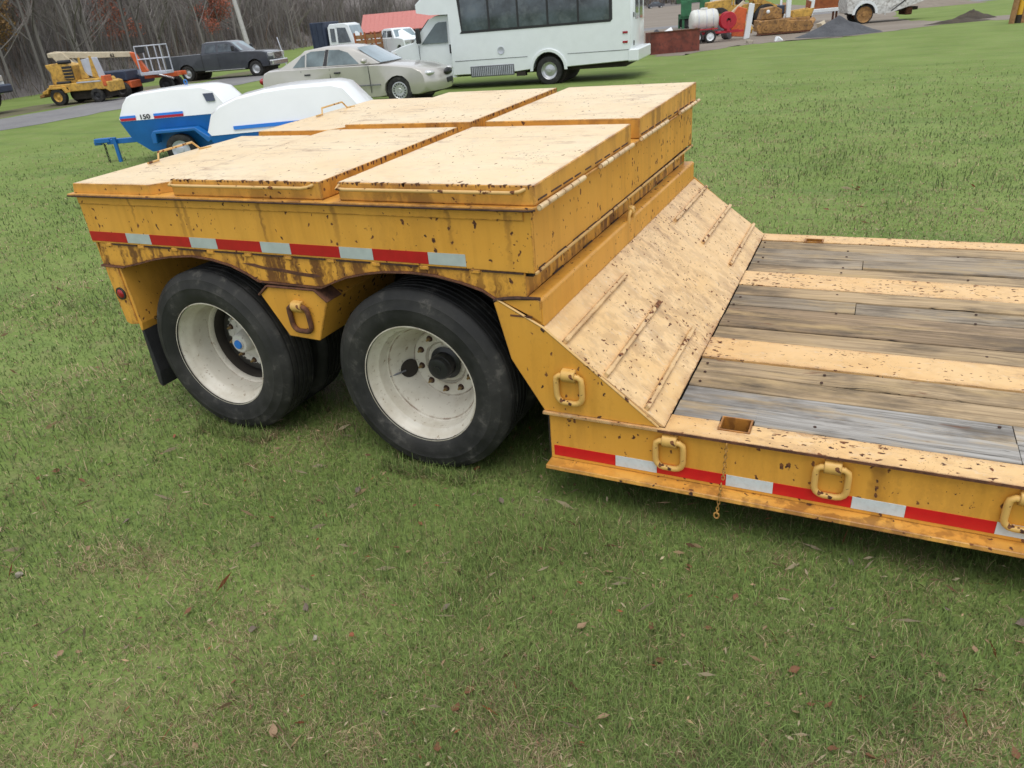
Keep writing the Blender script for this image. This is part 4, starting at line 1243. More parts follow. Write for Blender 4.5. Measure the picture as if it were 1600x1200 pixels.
# ------------------------------------------------------------------ white shuttle bus
def bus(loc, rz):
    T = thing('shuttle_bus', 'white shuttle bus with dark passenger windows parked behind the sedan', 'bus', loc, rz)
    SS = [-1, -.965, -.8, 0, .8, .965, 1]
    H, hw = 2.86, 1.17
    def box_fn(x, z, s):
        a = abs(s)
        z2 = z
        if z > 2.6: z2 = z - .10 * (a ** 6)
        if a == 1: z2 -= .02 if z > 1 else -.02
        if x < -2.2 and a >= .96: x += .05
        return (x, s * hw, z2)
    P = [(-2.36, .52), (-2.42, .60), (-2.42, 2.66), (-2.34, 2.80), (-2.1, H), (2.4, H), (3.1, H - .03), (3.7, 2.70), (3.98, 2.42), (3.98, 2.20), (3.55, 2.12), (2.98, 2.10), (2.98, .42), (1.0, .42)] + arch_pts(0, .50, .42, .46)
    part('body', slices(P, SS, box_fn), 'white', T, smooth=35)
    part('arch_flare', MB().prism([(p[0], p[1]) for p in arc(0, .42, .56, -2, 182, 14)] + [(p[0], p[1]) for p in arc(0, .42, .47, 182, -2, 14)], 'y', hw - .01, hw + .035), 'white', T, bevel=.01)
    # window band: dark glass panes in a black frame
    for s in (1, -1):
        ya, yb = (hw - .004, hw + .010) if s > 0 else (-hw - .010, -hw + .004)
        fr = part('window_band', MB().prism([(2.60, 1.60), (2.66, 1.54), (-1.82, 1.54), (-1.88, 1.60), (-1.88, 2.46), (-1.82, 2.52), (2.60, 2.52), (2.66, 2.46)], 'y', ya, yb), 'black', T)
        e = [2.60, 1.72, .84, -.04, -.92, -1.82]
        for a, b in zip(e[:-1], e[1:]):
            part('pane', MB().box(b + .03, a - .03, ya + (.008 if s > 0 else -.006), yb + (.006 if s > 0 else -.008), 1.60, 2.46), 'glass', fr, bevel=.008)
    # cab
    def cab_fn(x, z, s):
        a = abs(s)
        w = 1.0 - (.10 * max(0, (z - 1.25) / .9)) - .02 * max(0, (.6 - z))
        if x > 4.6: x -= .25 * a ** 3 * (x - 4.6)
        if a == 1: z -= .015 if z > .8 else 0
        return (x, s * w, z - .03 * a * a * (z > 1.0))
    C = [(2.96, .36), (2.96, 2.10), (3.50, 2.10), (3.72, 2.02), (4.30, 1.42), (4.75, 1.34), (5.22, 1.22), (5.34, 1.05), (5.36, .62), (5.28, .42)] + arch_pts(4.42, .46, .40, .40) + [(3.7, .36)]
    part('cab', slices(C, [-1, -.95, -.7, 0, .7, .95, 1], cab_fn), 'white', T, smooth=35)
    for s in (1, -1):
        part('cab_window', side_pane([(3.15, 1.38), (4.0, 1.38), (3.86, 1.54), (3.50, 1.90), (3.40, 1.94), (3.15, 1.94)], cab_fn, s, .008), 'glass_mid', T)
        dr = part('door_seam', side_pane([(3.00, .55), (3.015, .55), (3.015, 2.04), (3.00, 2.04)], cab_fn, s, .004), 'grey_metal', T)
        part('door_seam', side_pane([(4.10, .55), (4.115, .55), (4.115, 1.36), (4.10, 1.36)], cab_fn, s, .004), 'grey_metal', T)
        part('door_handle', side_pane([(3.06, 1.08), (3.10, 1.08), (3.10, 1.32), (3.06, 1.32)], cab_fn, s, .014), 'black', T)
        part('wing_mirror', MB().box(4.0, 4.10, s * 1.08 - .10, s * 1.08 + .10, 1.36, 1.78), 'black', T, bevel=.03)
        part('headlight', MB().box(5.20, 5.36, s * .62 - .2, s * .62 + .2, .86, 1.04), 'lens', T, bevel=.03)
        for xx in (4.42,):
            add_wheel(T, xx, .98, .39, .24, 'alloy', out=s, rr=.60, style='deep')
        add_wheel(T, 0, 1.13, .39, .26, 'alloy', out=s, rr=.60, style='deep')
        add_wheel(T, 0, .83, .39, .24, 'alloy', out=s, rr=.60, style='deep')
        part('skirt_line', MB().box(.62, 2.90, s * hw - .004, s * hw + .006, .80, .815), 'grey_metal', T)
        part('skirt_line', MB().box(-2.36, -.58, s * hw - .004, s * hw + .006, .80, .815), 'grey_metal', T)
    part('windscreen', MB().add([cab_fn(3.76, 2.0, s) for s in (-.88, .88)] + [cab_fn(4.28, 1.46, s) for s in (.90, -.90)], [(0, 1, 2, 3)]).move(lambda x, y, z: (x + .02, y, z + .02)), 'glass_sky', T)
    gr = part('vent_grille', MB().box(1.05, 2.42, hw - .01, hw + .02, .34, .64), 'grey_metal', T, bevel=.01)
    for i in range(22):
        part('louvre', MB().box(1.09 + i * .06, 1.11 + i * .06, hw + .018, hw + .032, .37, .61), 'cage', gr)
    part('fuel_cap', MB().lathe([(.0001, hw + .008), (.075, hw + .010), (.085, hw + .016), (.105, hw + .016), (.11, hw - .01)], 'y', (1.42, 0, 1.02), 20), 'cage', T, smooth=40)
    part('step', MB().box(.72, 1.00, hw - .20, hw - .02, .30, .42), 'under', T)
    part('rear_bumper', MB().box(-2.60, -2.30, -1.14, hw + .02, .50, .82), 'white', T, bevel=.03)
    for z in (.98, 1.22):
        part('side_marker', MB().box(-2.30, -2.16, hw - .004, hw + .02, z, z + .055), 'marker_red', T, bevel=.005)
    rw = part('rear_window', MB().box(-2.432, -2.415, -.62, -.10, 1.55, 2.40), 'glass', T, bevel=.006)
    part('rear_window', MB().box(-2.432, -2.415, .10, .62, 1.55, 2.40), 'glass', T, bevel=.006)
    for z in (.9, 1.6, 2.3):
        part('hinge', MB().box(-2.44, -2.41, .86, .94, z, z + .12), 'black', T)
    for xx in (0, 4.42): well(T, xx, .47, -.9, .9)
    part('underside', MB().box(-2.2, 5.0, -.9, .9, .36, .5), 'under', T)
bus((-7.80, 19.85, -.02), 187)

# ------------------------------------------------------------------ pickup trucks
def pickup(label, mat, loc, rz, sc=1.0, rear_body=True):
    T = thing('pickup_truck', label, 'pickup truck', loc, rz, None, sc)
    SS = [-1, -.96, -.7, 0, .7, .96, 1]
    def fn(x, z, s):
        a = abs(s); w = .98 - .03 * max(0, (z - .8)) - .05 * max(0, .6 - z)
        if x > 4.6: x -= .22 * a ** 4 * (x - 4.6)
        if a == 1: z -= .02 if z > .8 else -.02
        return (x, s * w, z)
    P = [(-1.20, .55), (-1.25, .70), (-1.25, 1.38), (1.08, 1.40), (1.10, 1.36), (3.55, 1.36), (4.0, 1.36), (5.0, 1.30), (5.30, 1.22), (5.36, 1.05), (5.36, .62), (5.28, .50), (4.98, .48)]
    P += arch_pts(4.37, .50, .45, .48) + [(3.7, .48), (.6, .50)] + arch_pts(0, .48, .45, .52)
    part('body', slices(P, SS, fn), mat, T, smooth=35)
    def cf(x, z, s):
        a = abs(s); t = max(0, (z - 1.36) / .6); w = .93 - .16 * t
        if a == 1: z -= .02 * t
        return (x - (.10 * a * a * (1 - t) if x > 3 else 0), s * w, z - .02 * a * a * t)
    part('cab', slices([(1.10, 1.34), (1.22, 1.92), (1.45, 1.985), (2.75, 1.97), (3.0, 1.90), (3.72, 1.34)], [-1, -.93, -.6, 0, .6, .93, 1], cf), mat, T, smooth=35)
    for s in (-1, 1):
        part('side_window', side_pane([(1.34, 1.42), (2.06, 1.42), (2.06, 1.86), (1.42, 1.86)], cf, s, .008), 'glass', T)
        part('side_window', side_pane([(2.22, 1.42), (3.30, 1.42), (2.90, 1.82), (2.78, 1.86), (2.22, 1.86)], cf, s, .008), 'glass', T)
        part('door_seam', side_pane([(2.13, .55), (2.145, .55), (2.145, 1.36), (2.13, 1.36)], fn, s, .004), 'black', T)
        part('bed_seam', side_pane([(1.09, .55), (1.125, .55), (1.125, 1.38), (1.09, 1.38)], fn, s, .004), 'black', T)
        part('running_board', MB().box(1.2, 3.75, s * 1.02 - .06, s * 1.02 + .06, .44, .49), 'chrome', T, bevel=.01)
        part('wing_mirror', MB().box(3.20, 3.32, s * 1.10 - .12, s * 1.10 + .12, 1.42, 1.70), 'black', T, bevel=.03)
        part('headlight', MB().box(5.18, 5.375, s * .72 - .18, s * .72 + .18, .98, 1.20), 'lens', T, bevel=.03)
        add_wheel(T, 4.37, .96, .41, .26, 'alloy', out=s, rr=.58, style='deep')
        add_wheel(T, 0, .96, .41, .26, 'alloy', out=s, rr=.58, style='deep')
        part('tail_light', MB().box(-1.262, -1.20, s * .88 - .07, s * .88 + .07, .95, 1.32), 'marker_red', T, bevel=.01)
    wsn = [Vector(cf(x, z, s)) + Vector((.02, 0, .02)) for x, z, s in ((3.02, 1.87, -.86), (3.02, 1.87, .86), (3.64, 1.40, .88), (3.64, 1.40, -.88))]
    part('windscreen', MB().add(wsn, [(0, 1, 2, 3)]), 'glass_sky', T)
    gr = part('grille', MB().box(5.30, 5.40, -.52, .52, .86, 1.20), 'chrome', T, bevel=.02)
    for i in range(4):
        part('grille_bar', MB().box(5.398, 5.412, -.46, .46, .90 + i * .07, .94 + i * .07), 'black', gr)
    part('front_bumper', MB().box(5.26, 5.50, -.98, .98, .52, .80), 'chrome', T, bevel=.05)
    for xx in (0, 4.37): well(T, xx, .48, -.86, .86)
    part('underside', MB().box(-1.0, 5.0, -.8, .8, .40, .56), 'under', T)
    return T
pickup('dark grey crew cab pickup truck parked along the far side of the road', 'dark_grey', (-33.4, 29.8, 0), 15, .93)
pickup('white pickup truck half hidden behind the bonnet of the bus', 'white', (-27.9, 40.7, 0), -33, .85)

# cab over truck with a dark box
def cabover(loc, rz):
    T = thing('box_truck', 'white cab over truck with a dark navy box body behind the sedan roof', 'truck', loc, rz)
    def fn(x, z, s):
        a = abs(s); t = max(0, (z - 1.3) / 1.2); w = 1.05 - .10 * t
        if x > .8: x -= .12 * a ** 3
        if a == 1: z -= .03 * (z > 2)
        return (x, s * w, z)
    part('cab', slices([(-.85, .55), (-.85, 2.30), (-.72, 2.46), (.30, 2.46), (.55, 2.36), (.98, 1.30), (1.02, .95), (1.0, .45), (.75, .45)], [-1, -.94, -.6, 0, .6, .94, 1], fn), 'white', T, smooth=35)
    for s in (-1, 1):
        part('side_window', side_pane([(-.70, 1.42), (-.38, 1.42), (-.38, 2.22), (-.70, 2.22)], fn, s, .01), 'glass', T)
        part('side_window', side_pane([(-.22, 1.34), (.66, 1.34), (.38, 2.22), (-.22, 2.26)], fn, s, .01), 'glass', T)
        part('door_seam', side_pane([(-.30, .6), (-.28, .6), (-.28, 2.3), (-.30, 2.3)], fn, s, .005), 'grey_metal', T)
        add_wheel(T, .15, .98, .40, .26, 'cage', out=s, style='deep')
        add_wheel(T, -2.5, .98, .40, .26, 'cage', out=s, style='deep')
    part('windscreen', MB().add([tuple(Vector(fn(x, z, s)) + Vector((.025, 0, .015))) for x, z, s in ((.58, 2.28, -.86), (.58, 2.28, .86), (.95, 1.38, .86), (.95, 1.38, -.86))], [(0, 1, 2, 3)]), 'glass_sky', T)
    part('grille', MB().box(.92, 1.06, -.7, .7, .95, 1.24), 'black', T, bevel=.02)
    part('box_body', MB().box(-2.0, -1.0, -1.15, 1.15, .85, 2.62), 'navy', T, bevel=.03)
    for i in range(3):
        part('body_rib', MB().box(-1.95 + i * .36, -1.88 + i * .36, -1.19, -1.148, .9, 2.58), 'navy', T)
    part('chassis', MB().box(-3.3, .6, -.45, .45, .55, .80), 'under', T)
cabover((-30.9, 40.7, -.25), 12)

# ------------------------------------------------------------------ towable air compressors
def compressor(label, loc, rz, num, sc=1.0, smooth_nose=False):
    T = thing('air_compressor', label, 'compressor', loc, rz, None, sc)
    SS = [-1, -.93, -.7, 0, .7, .93, 1]
    def can(x, z, s):
        a = abs(s); t = max(0, (z - .96) / .5)
        w = .74 - .17 * t ** 1.5
        if a == 1: z -= .02 * (z > 1)
        return (x + (.05 * a * a if x < -.8 else (-.06 * a * a if x > .9 else 0)), s * w, z - .025 * a * a * t)
    CP = [(-1.06, .90), (-1.10, .94), (-.98, 1.24), (-.90, 1.34), (-.74, 1.385), (0.0, 1.43), (.62, 1.42), (.86, 1.34), (1.16, .99), (1.16, .90)]
    if smooth_nose: CP = [(-1.06, .90), (-1.10, .95), (-1.02, 1.18), (-.90, 1.27), (-.62, 1.355), (-.25, 1.41), (.10, 1.43), (.66, 1.42), (.82, 1.37), (1.16, .99), (1.16, .90)]
    part('canopy', slices(CP, SS, can), 'white_shine', T, smooth=38)
    def tub(x, z, s):
        a = abs(s); w = .735 - .08 * max(0, (.88 - z) / .5)
        return (x, s * w, z)
    part('tub', slices([(-1.05, .899), (-.92, .54), (-.62, .28), (.60, .28), (1.12, .54), (1.13, .899)], SS, tub), 'blue', T, smooth=35)
    for s in (-1, 1):
        def sp(poly, m, nm, t=.004): return part(nm, side_pane(poly, can, s, t), m, T)
        z0, z1, z2 = .905, .952, .998
        if smooth_nose:
            sp([(-.70, z1), (.9, z1), (.9, z2), (-.70, z2)], 'stripe_blue', 'stripe'); 
        else:
          sp([(-1.085, z1), (-.72, z1), (-.72, z2), (-1.07, z2)], 'stripe_blue', 'stripe'); sp([(-1.07, z0), (-.72, z0), (-.72, z1 - .001), (-1.085, z1 - .001)], 'stripe_red', 'stripe')
          sp([(-.36, z1), (.22, z1), (.22, z2), (-.36, z2)], 'stripe_blue', 'stripe'); sp([(-.36, z0), (.22, z0), (.22, z1 - .001), (-.36, z1 - .001)], 'stripe_red', 'stripe')
          me = text_mesh(num, .118, .003); me.materials.append(M['letter'])
          o = link('lettering', me, T)
          o.location = (-.54, s * (.739 + .004), .952); o.scale = (1.25, 1, 1)
          o.rotation_euler = (R(90), 0, 0) if s < 0 else (R(90), 0, R(180))
        fd = MB().prism([(-.42, .62), (-.36, .70), (.46, .70), (.76, .46), (.66, .40), (.44, .64), (-.32, .64), (-.34, .46), (-.42, .46)], 'y', s * .73, s * .98) if s > 0 else \
             MB().prism([(-.42, .62), (-.36, .70), (.46, .70), (.76, .46), (.66, .40), (.44, .64), (-.32, .64), (-.34, .46), (-.42, .46)], 'y', -.98, -.73)
        part('fender', fd, 'blue', T, bevel=.01)
        add_wheel(T, .08, .95, .30, .18, 'cage', out=s, rr=.60, style='flat')
    if not smooth_nose: part('side_opening', side_pane([(.72, 1.16), (.95, 1.16), (.86, 1.31), (.66, 1.31)], can, -1, .006), 'navy', T)
    if not smooth_nose: part('lifting_eye', MB().tube([(.03 * math.cos(R(a)) + .15, 0, 1.475 + .045 * math.sin(R(a))) for a in range(0, 360, 30)], .014, 6, True), 'blue', T, smooth=60)
    tb = part('tow_bar', MB().box(-1.78, -.80, -.05, .05, .42, .52), 'blue', T, bevel=.008)
    part('hitch', MB().box(-2.02, -1.70, -.075, .075, .46, .55).box(-2.05, -1.9, -.045, .045, .42, .50), 'blue', tb, bevel=.01)
    part('jack_leg', MB().box(-1.62, -1.55, -.115, -.055, .0, .56).box(-1.66, -1.51, -.15, -.02, -.005, .015), 'blue', tb, bevel=.006)
    for y in (-.10, .09):
        cm = MB(); z = .42
        k = 0
        while z > .04:
            c = Vector((-1.86 - y * .6, y, z)); d = Vector((1, 0, 0)) if k % 2 else Vector((0, 1, 0))
            cm.tube([c + d * (.013 * math.cos(R(a))) + Vector((0, 0, .027 * math.sin(R(a)))) for a in range(0, 360, 60)], .006, 4, True)
            z -= .04; k += 1
        part('safety_chain', cm, 'black', tb)
    part('axle', MB().tube([(.08, -.85, .30), (.08, .85, .30)], .035, 8), 'under', T)
compressor('white and blue towable compressor marked 150 with its tow bar to the left', (-10.75, 8.12, -.06), 27, '150', .92)
compressor('white and blue towable compressor mostly hidden behind the trailer hatch lids', (-6.22, 5.95, -.03), 29, '150', .97, True)

# ------------------------------------------------------------------ yellow trailer machine and the boom lifts at the left
def wood_machine(loc, rz):
    T = thing('trailer_machine', 'yellow trailer mounted engine machine standing on the verge by the wood', 'machine', loc, rz, None, .80)
    part('frame', MB().prism([(-.95, .55), (-.55, .62), (2.55, .62), (2.75, .45), (2.75, .95), (2.5, 1.02), (.9, 1.02), (.6, 1.0), (-.45, 1.0), (-.55, .84), (-.95, .70)], 'y', -.75, .75), 'mach_yellow', T, bevel=.03)
    part('fender', MB().prism([(-.55, .62), (-.42, .88), (.42, .88), (.60, .60), (.48, .58), (.36, .80), (-.36, .80), (-.46, .60)], 'y', -1.02, -.74), 'mach_yellow', T, bevel=.01)
    part('control_housing', MB().prism([(-.35, 1.01), (.95, 1.01), (.95, 1.85), (.30, 2.0), (-.45, 1.95), (-.42, 1.80), (-.28, 1.6)], 'y', -.55, .55), 'mach_yellow', T, bevel=.03)
    g = part('radiator_guard', MB().box(.45, .97, -.62, -.545, 1.18, 1.82), 'black', T, bevel=.01)
    for i in range(4):
        part('guard_bar', MB().box(.45, .97, -.64, -.615, 1.22 + i * .15, 1.25 + i * .15), 'mach_yellow', g)
    part('air_cleaner', MB().tube([(.30, -.50, 2.02), (.95, -.50, 2.02)], .10, 10), 'black', T, smooth=50)
    part('hood', MB().prism([(1.05, 1.02), (2.45, 1.02), (2.35, 1.16), (1.15, 1.14)], 'y', -.70, .70), 'mach_yellow', T, bevel=.03)
    part('hood_edge', MB().box(1.1, 2.4, -.77, -.71, .99, 1.05), 'cage', T)
    sup = part('chute', MB().prism([(1.30, 1.15), (1.42, 2.05), (1.95, 2.12), (2.10, 1.15), (1.90, 1.18), (1.62, 1.30)], 'y', -.36, .36), 'cage', T, bevel=.02)
    part('chute_post', MB().prism([(1.26, 1.15), (1.34, 2.15), (1.42, 2.18), (1.48, 1.50), (1.66, 1.20)], 'y', -.44, -.35), 'mach_yellow', T, bevel=.01)
    part('chute_post', MB().prism([(1.86, 1.20), (1.96, 2.2), (2.04, 2.2), (2.16, 1.15)], 'y', -.44, -.35), 'mach_yellow', T, bevel=.01)
    part('toolbox_opening', MB().box(.0, .55, -.765, -.748, .70, .84), 'black', T)
    part('exhaust', MB().tube([(-.05, -.60, 1.06), (.70, -.60, 1.06)], .07, 8), 'black', T, smooth=50)
    part('rear_step', MB().prism([(-1.25, .40), (-.60, .55), (-.60, .75), (-1.25, .55)], 'y', -.6, .6), 'mach_rusty', T, bevel=.02)
    part('end_plate', MB().box(2.50, 2.68, -.80, -.1, .75, 1.25), 'orange', T, bevel=.02)
    add_wheel(T, 0, .98, .42, .26, 'mach_yellow', out=-1, rr=.55, style='deep')
    add_wheel(T, 0, .98, .42, .26, 'mach_yellow', out=1, rr=.55, style='deep')
    add_wheel(T, 2.0, .80, .34, .24, 'black', out=-1, rr=.55, style='deep')
    part('underside', MB().box(.5, 2.5, -.5, .5, .22, .62), 'under', T)
wood_machine((-30.0, 19.45, 0), 21.5)

def boom_lift(loc, rz):
    T = thing('boom_lift', 'cream boom lift with a pale steel work basket reaching right', 'boom lift', loc, rz, None, .86)
    part('boom', MB().prism([(-.6, 2.10), (-.6, 2.30), (-.2, 2.36), (1.6, 2.20), (3.6, 2.06), (3.6, 1.82), (1.4, 1.92)], 'y', -.14, .14), 'cream', T, bevel=.02)
    me = text_mesh('62', .22, .004); me.materials.append(M['letter'])
    o = link('lettering', me, T); o.location = (2.70, -.166, 1.96); o.rotation_euler = (R(90), R(5), 0)
    part('knuckle', MB().prism([(3.55, 2.05), (3.80, 2.0), (4.25, 1.1), (4.05, .98), (3.80, 1.25)], 'y', -.12, .12), 'orange', T, bevel=.02)
    bk = part('basket_floor', MB().box(4.0, 5.35, -.45, .45, .92, 1.06), 'cage', T, bevel=.01)
    def rail(a, b, r=.03): part('basket_rail', MB().tube([a, b], r, 6), 'cage', bk, smooth=50)
    for y in (-.42, .42):
        for x in (4.03, 4.68, 5.32): rail((x, y, 1.06), (x, y, 2.26))
        rail((4.03, y, 2.26), (5.32, y, 2.26)); rail((4.03, y, 1.66), (5.32, y, 1.66))
    for x in (4.03, 5.32):
        rail((x, -.42, 2.26), (x, .42, 2.26)); rail((x, -.42, 1.66), (x, .42, 1.66))
    part('control_box', MB().box(4.1, 4.45, -.44, -.2, 1.95, 2.25), 'black', bk, bevel=.02)
    part('turntable', MB().box(1.5, 3.3, -.6, .85, .75, 1.25), 'navy', T, bevel=.06)
    part('mast', MB().prism([(.6, .74), (1.6, .74), (.2, 2.30), (-.5, 2.30)], 'y', -.2, .2), 'cream', T, bevel=.02)
    part('chassis', MB().box(.6, 3.4, -.5, .7, .40, .74), 'orange', T, bevel=.03)
    for x in (1.0, 3.0):
        for s in (-1, 1): add_wheel(T, x, .80, .36, .28, 'black', out=s, rr=.55, style='flat')
boom_lift((-31.5, 20.7, 0), 25)

def scissor(loc, rz):
    T = thing('engine_cart', 'dark navy and orange equipment frame parked right of the yellow machine', 'machine', loc, rz)
    part('engine_box', MB().prism([(-1.0, .45), (.9, .45), (1.0, .75), (.4, 1.0), (-1.0, .95)], 'y', -.55, .55), 'navy', T, bevel=.05)
    part('frame_beam', MB().box(.2, 2.5, -.5, -.38, .62, .80).box(.2, 2.5, .38, .5, .62, .80), 'orange', T, bevel=.01)
    part('cross_beam', MB().box(1.2, 1.35, -.38, .38, .64, .78).box(2.2, 2.35, -.38, .38, .64, .78), 'orange', T)
    part('cylinder_rod', MB().tube([(1.0, -.55, .95), (2.3, -.55, .55)], .05, 8), 'chrome', T, smooth=50)
    for x in (-.6, 1.9):
        for s in (-1, 1): add_wheel(T, x, .60, .32, .2, 'black', out=s, rr=.55, style='flat')
scissor((-30.0, 22.6, 0), 24)

def left_truck(loc, rz):
    T = thing('white_truck', 'white and navy truck front cut off by the left edge of the photo', 'truck', loc, rz, None, 1.15)
    def fn(x, z, s):
        a = abs(s)
        if x > 1.9: x -= .2 * a ** 3 * (x - 1.9)
        return (x, s * .98, z - .02 * (a == 1) * (z > 1))
    part('body', slices([(-2.4, .55), (-2.4, 1.3), (-.9, 1.35), (-.6, 1.95), (.55, 1.95), (1.1, 1.32), (2.2, 1.22), (2.32, .9), (2.3, .55), (2.0, .5)] + arch_pts(1.5, .52, .45, .5) + [(.6, .5), (-1.0, .5)] + arch_pts(-1.6, .52, .45, .52), [-1, -.95, -.6, 0, .6, .95, 1], fn), 'white', T, smooth=35)
    part('front_bumper', MB().box(2.15, 2.5, -1.0, 1.0, .55, .82), 'navy', T, bevel=.05)
    part('hood_stripe', MB().box(1.2, 2.42, -1.0, -.97, .95, 1.08), 'navy', T, bevel=.01)
    for s in (-1, 1):
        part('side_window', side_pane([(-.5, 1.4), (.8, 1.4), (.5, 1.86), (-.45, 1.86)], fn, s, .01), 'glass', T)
        part('roof_lamp', MB().ball((.3, s * .5, 2.0), .12, .14, .08, 6), 'orange', T, smooth=60)
        part('headlight', MB().box(2.2, 2.36, s * .7 - .15, s * .7 + .15, .9, 1.1), 'lens', T, bevel=.02)
        for x in (1.5, -1.6): add_wheel(T, x, .97, .46, .28, 'black', out=s, rr=.55, style='deep')
    part('underside', MB().box(-2.2, 2.1, -.8, .8, .4, .6), 'under', T)
left_truck((-32.65, 15.35, .1), 20)

# ------------------------------------------------------------------ pole, wire, antenna, barn
pl = MB().tube([(0, 0, -.5), (-.92, .62, 2.2), (-3.1, 2.1, 8.6)], .20, 12, r1=.15)
P_ = thing('utility_pole', 'pale leaning utility pole in front of the wood above the dark pickup', 'pole', (-41.3, 42.8, 0))
part('pole_shaft', pl, 'pole_wood', P_, smooth=50)
part('crossarm', MB().bar((-4.0, 1.3, 8.2), (-2.0, 2.8, 8.2), .1, .12), 'pole_wood', P_)
wp = []
A, B = Vector((-54.4, 29.0, 3.9)), Vector((-44.3, 44.9, 8.3))
for i in range(13):
    t = i / 12
    q = Vector((-75, 12, 1.6)).lerp(B, t); q.z += 4 * 1.4 * t * (t - 1) + 2.2 * (1 - t)
    wp.append(q)
tag(link('overhead_wire', MB().tube(wp, .025, 5).mesh('overhead_wire', M['cage'])), 'thin pale overhead wire crossing the wood at the top left', 'wire')
A_ = thing('antenna', 'thin white leaning rod standing beside the dark pickup bonnet', 'rod', (-31.9, 35.5, 0))
part('rod', MB().tube([(0, 0, 0), (-.2, .05, .9), (-.52, .2, 1.75)], .028, 6), 'cage', A_)
part('rod_base', MB().lathe([(.12, 0), (.12, .05), (.04, .12), (.0001, .12)], 'z', (0, 0, 0), 10), 'grey_metal', A_)

def barn(loc, rz):
    T = thing('red_barn', 'low barn with a red metal roof between the trucks and the bus', 'barn', loc, rz)
    L, D = 11, 3.4
    part('wall', MB().prism([(-D, -2.2), (D, -2.2), (D, 1.15), (0, 3.05), (-D, 1.15)], 'x', -L / 2, L / 2), 'red_wall', T)
    for s in (-1, 1):
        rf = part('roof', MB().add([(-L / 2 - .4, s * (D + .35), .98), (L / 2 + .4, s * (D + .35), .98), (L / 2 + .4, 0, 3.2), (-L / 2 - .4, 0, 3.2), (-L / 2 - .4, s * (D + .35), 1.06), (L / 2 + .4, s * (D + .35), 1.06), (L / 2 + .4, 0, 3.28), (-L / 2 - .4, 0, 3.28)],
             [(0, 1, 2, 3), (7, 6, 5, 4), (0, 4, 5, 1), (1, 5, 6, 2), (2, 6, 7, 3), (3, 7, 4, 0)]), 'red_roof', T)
        for i in range(18):
            x = -L / 2 + .1 + i * (L - .2) / 17
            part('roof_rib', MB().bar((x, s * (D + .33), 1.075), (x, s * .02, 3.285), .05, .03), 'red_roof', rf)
    part('door', MB().box(-1.2, 1.2, -D - .05, -D - .005, -2.1, .9), 'white', T)
barn((-60.2, 94.2, 0), 24)

# ------------------------------------------------------------------ the yard at the right, base positions worked out from image pixels
def rust_bin(loc, rz):
    T = thing('rusty_bin', 'open rust red steel bin at the rear corner of the bus', 'bin', loc, rz)
    L, D, h, t = 1.95, 1.1, .78, .04
    part('long_wall', MB().box(-L / 2, L / 2, -D / 2, -D / 2 + t, 0, h), 'rust_bin', T, bevel=.008)
    part('long_wall', MB().box(-L / 2, L / 2, D / 2 - t, D / 2, 0, h), 'rust_bin', T, bevel=.008)
    for s in (-1, 1):
        part('end_wall', MB().box(s * (L / 2 - t / 2) - t / 2, s * (L / 2 - t / 2) + t / 2, -D / 2 + t, D / 2 - t, 0, h), 'rust_bin', T)
    part('floor', MB().box(-L / 2 + t, L / 2 - t, -D / 2 + t, D / 2 - t, .02, .06), 'rust_bin', T)
    part('rim', MB().box(-L / 2 - .02, L / 2 + .02, -D / 2 - .02, -D / 2 + t + .01, h, h + .035), 'rust', T)
    return T
rust_bin((-6.75, 29.6, 0), 27)
s_ = random.Random(77)
def scrap(label, loc, mat, seed, size=.35, kind='scrap'):
    rs = random.Random(seed)
    b = MB()
    n = 9
    pts = [Vector((rs.gauss(0, 1), rs.gauss(0, 1), rs.gauss(0, .55))).normalized() * rs.uniform(.6, 1) * size for _ in range(16)]
    bm = bmesh.new()
    for p in pts: bm.verts.new(p + Vector((0, 0, size * .45)))
    bmesh.ops.convex_hull(bm, input=bm.verts)
    me = bpy.data.meshes.new('scrap'); bm.to_mesh(me); bm.free(); me.materials.append(M[mat])
    o = link('scrap', me); o.location = loc
    return tag(o, label, kind)
scrap('crumpled white scrap lying in the rusty bin', (-6.95, 29.55, .58), 'white', 1, .30)
scrap('small yellow scrap lying in the rusty bin', (-6.35, 29.75, .62), 'mach_yellow', 2, .20)
scrap('dark tangled scrap lying in the rusty bin', (-7.3, 29.35, .55), 'black', 3, .28)
scrap('flat white scrap lying on the grass edge below the yellow machines', (-3.05, 32.75, -.05), 'white', 4, .26)
scrap('round pale lump lying below the orange and white panel', (-4.1, 32.2, -.04), 'stone', 6, .24)

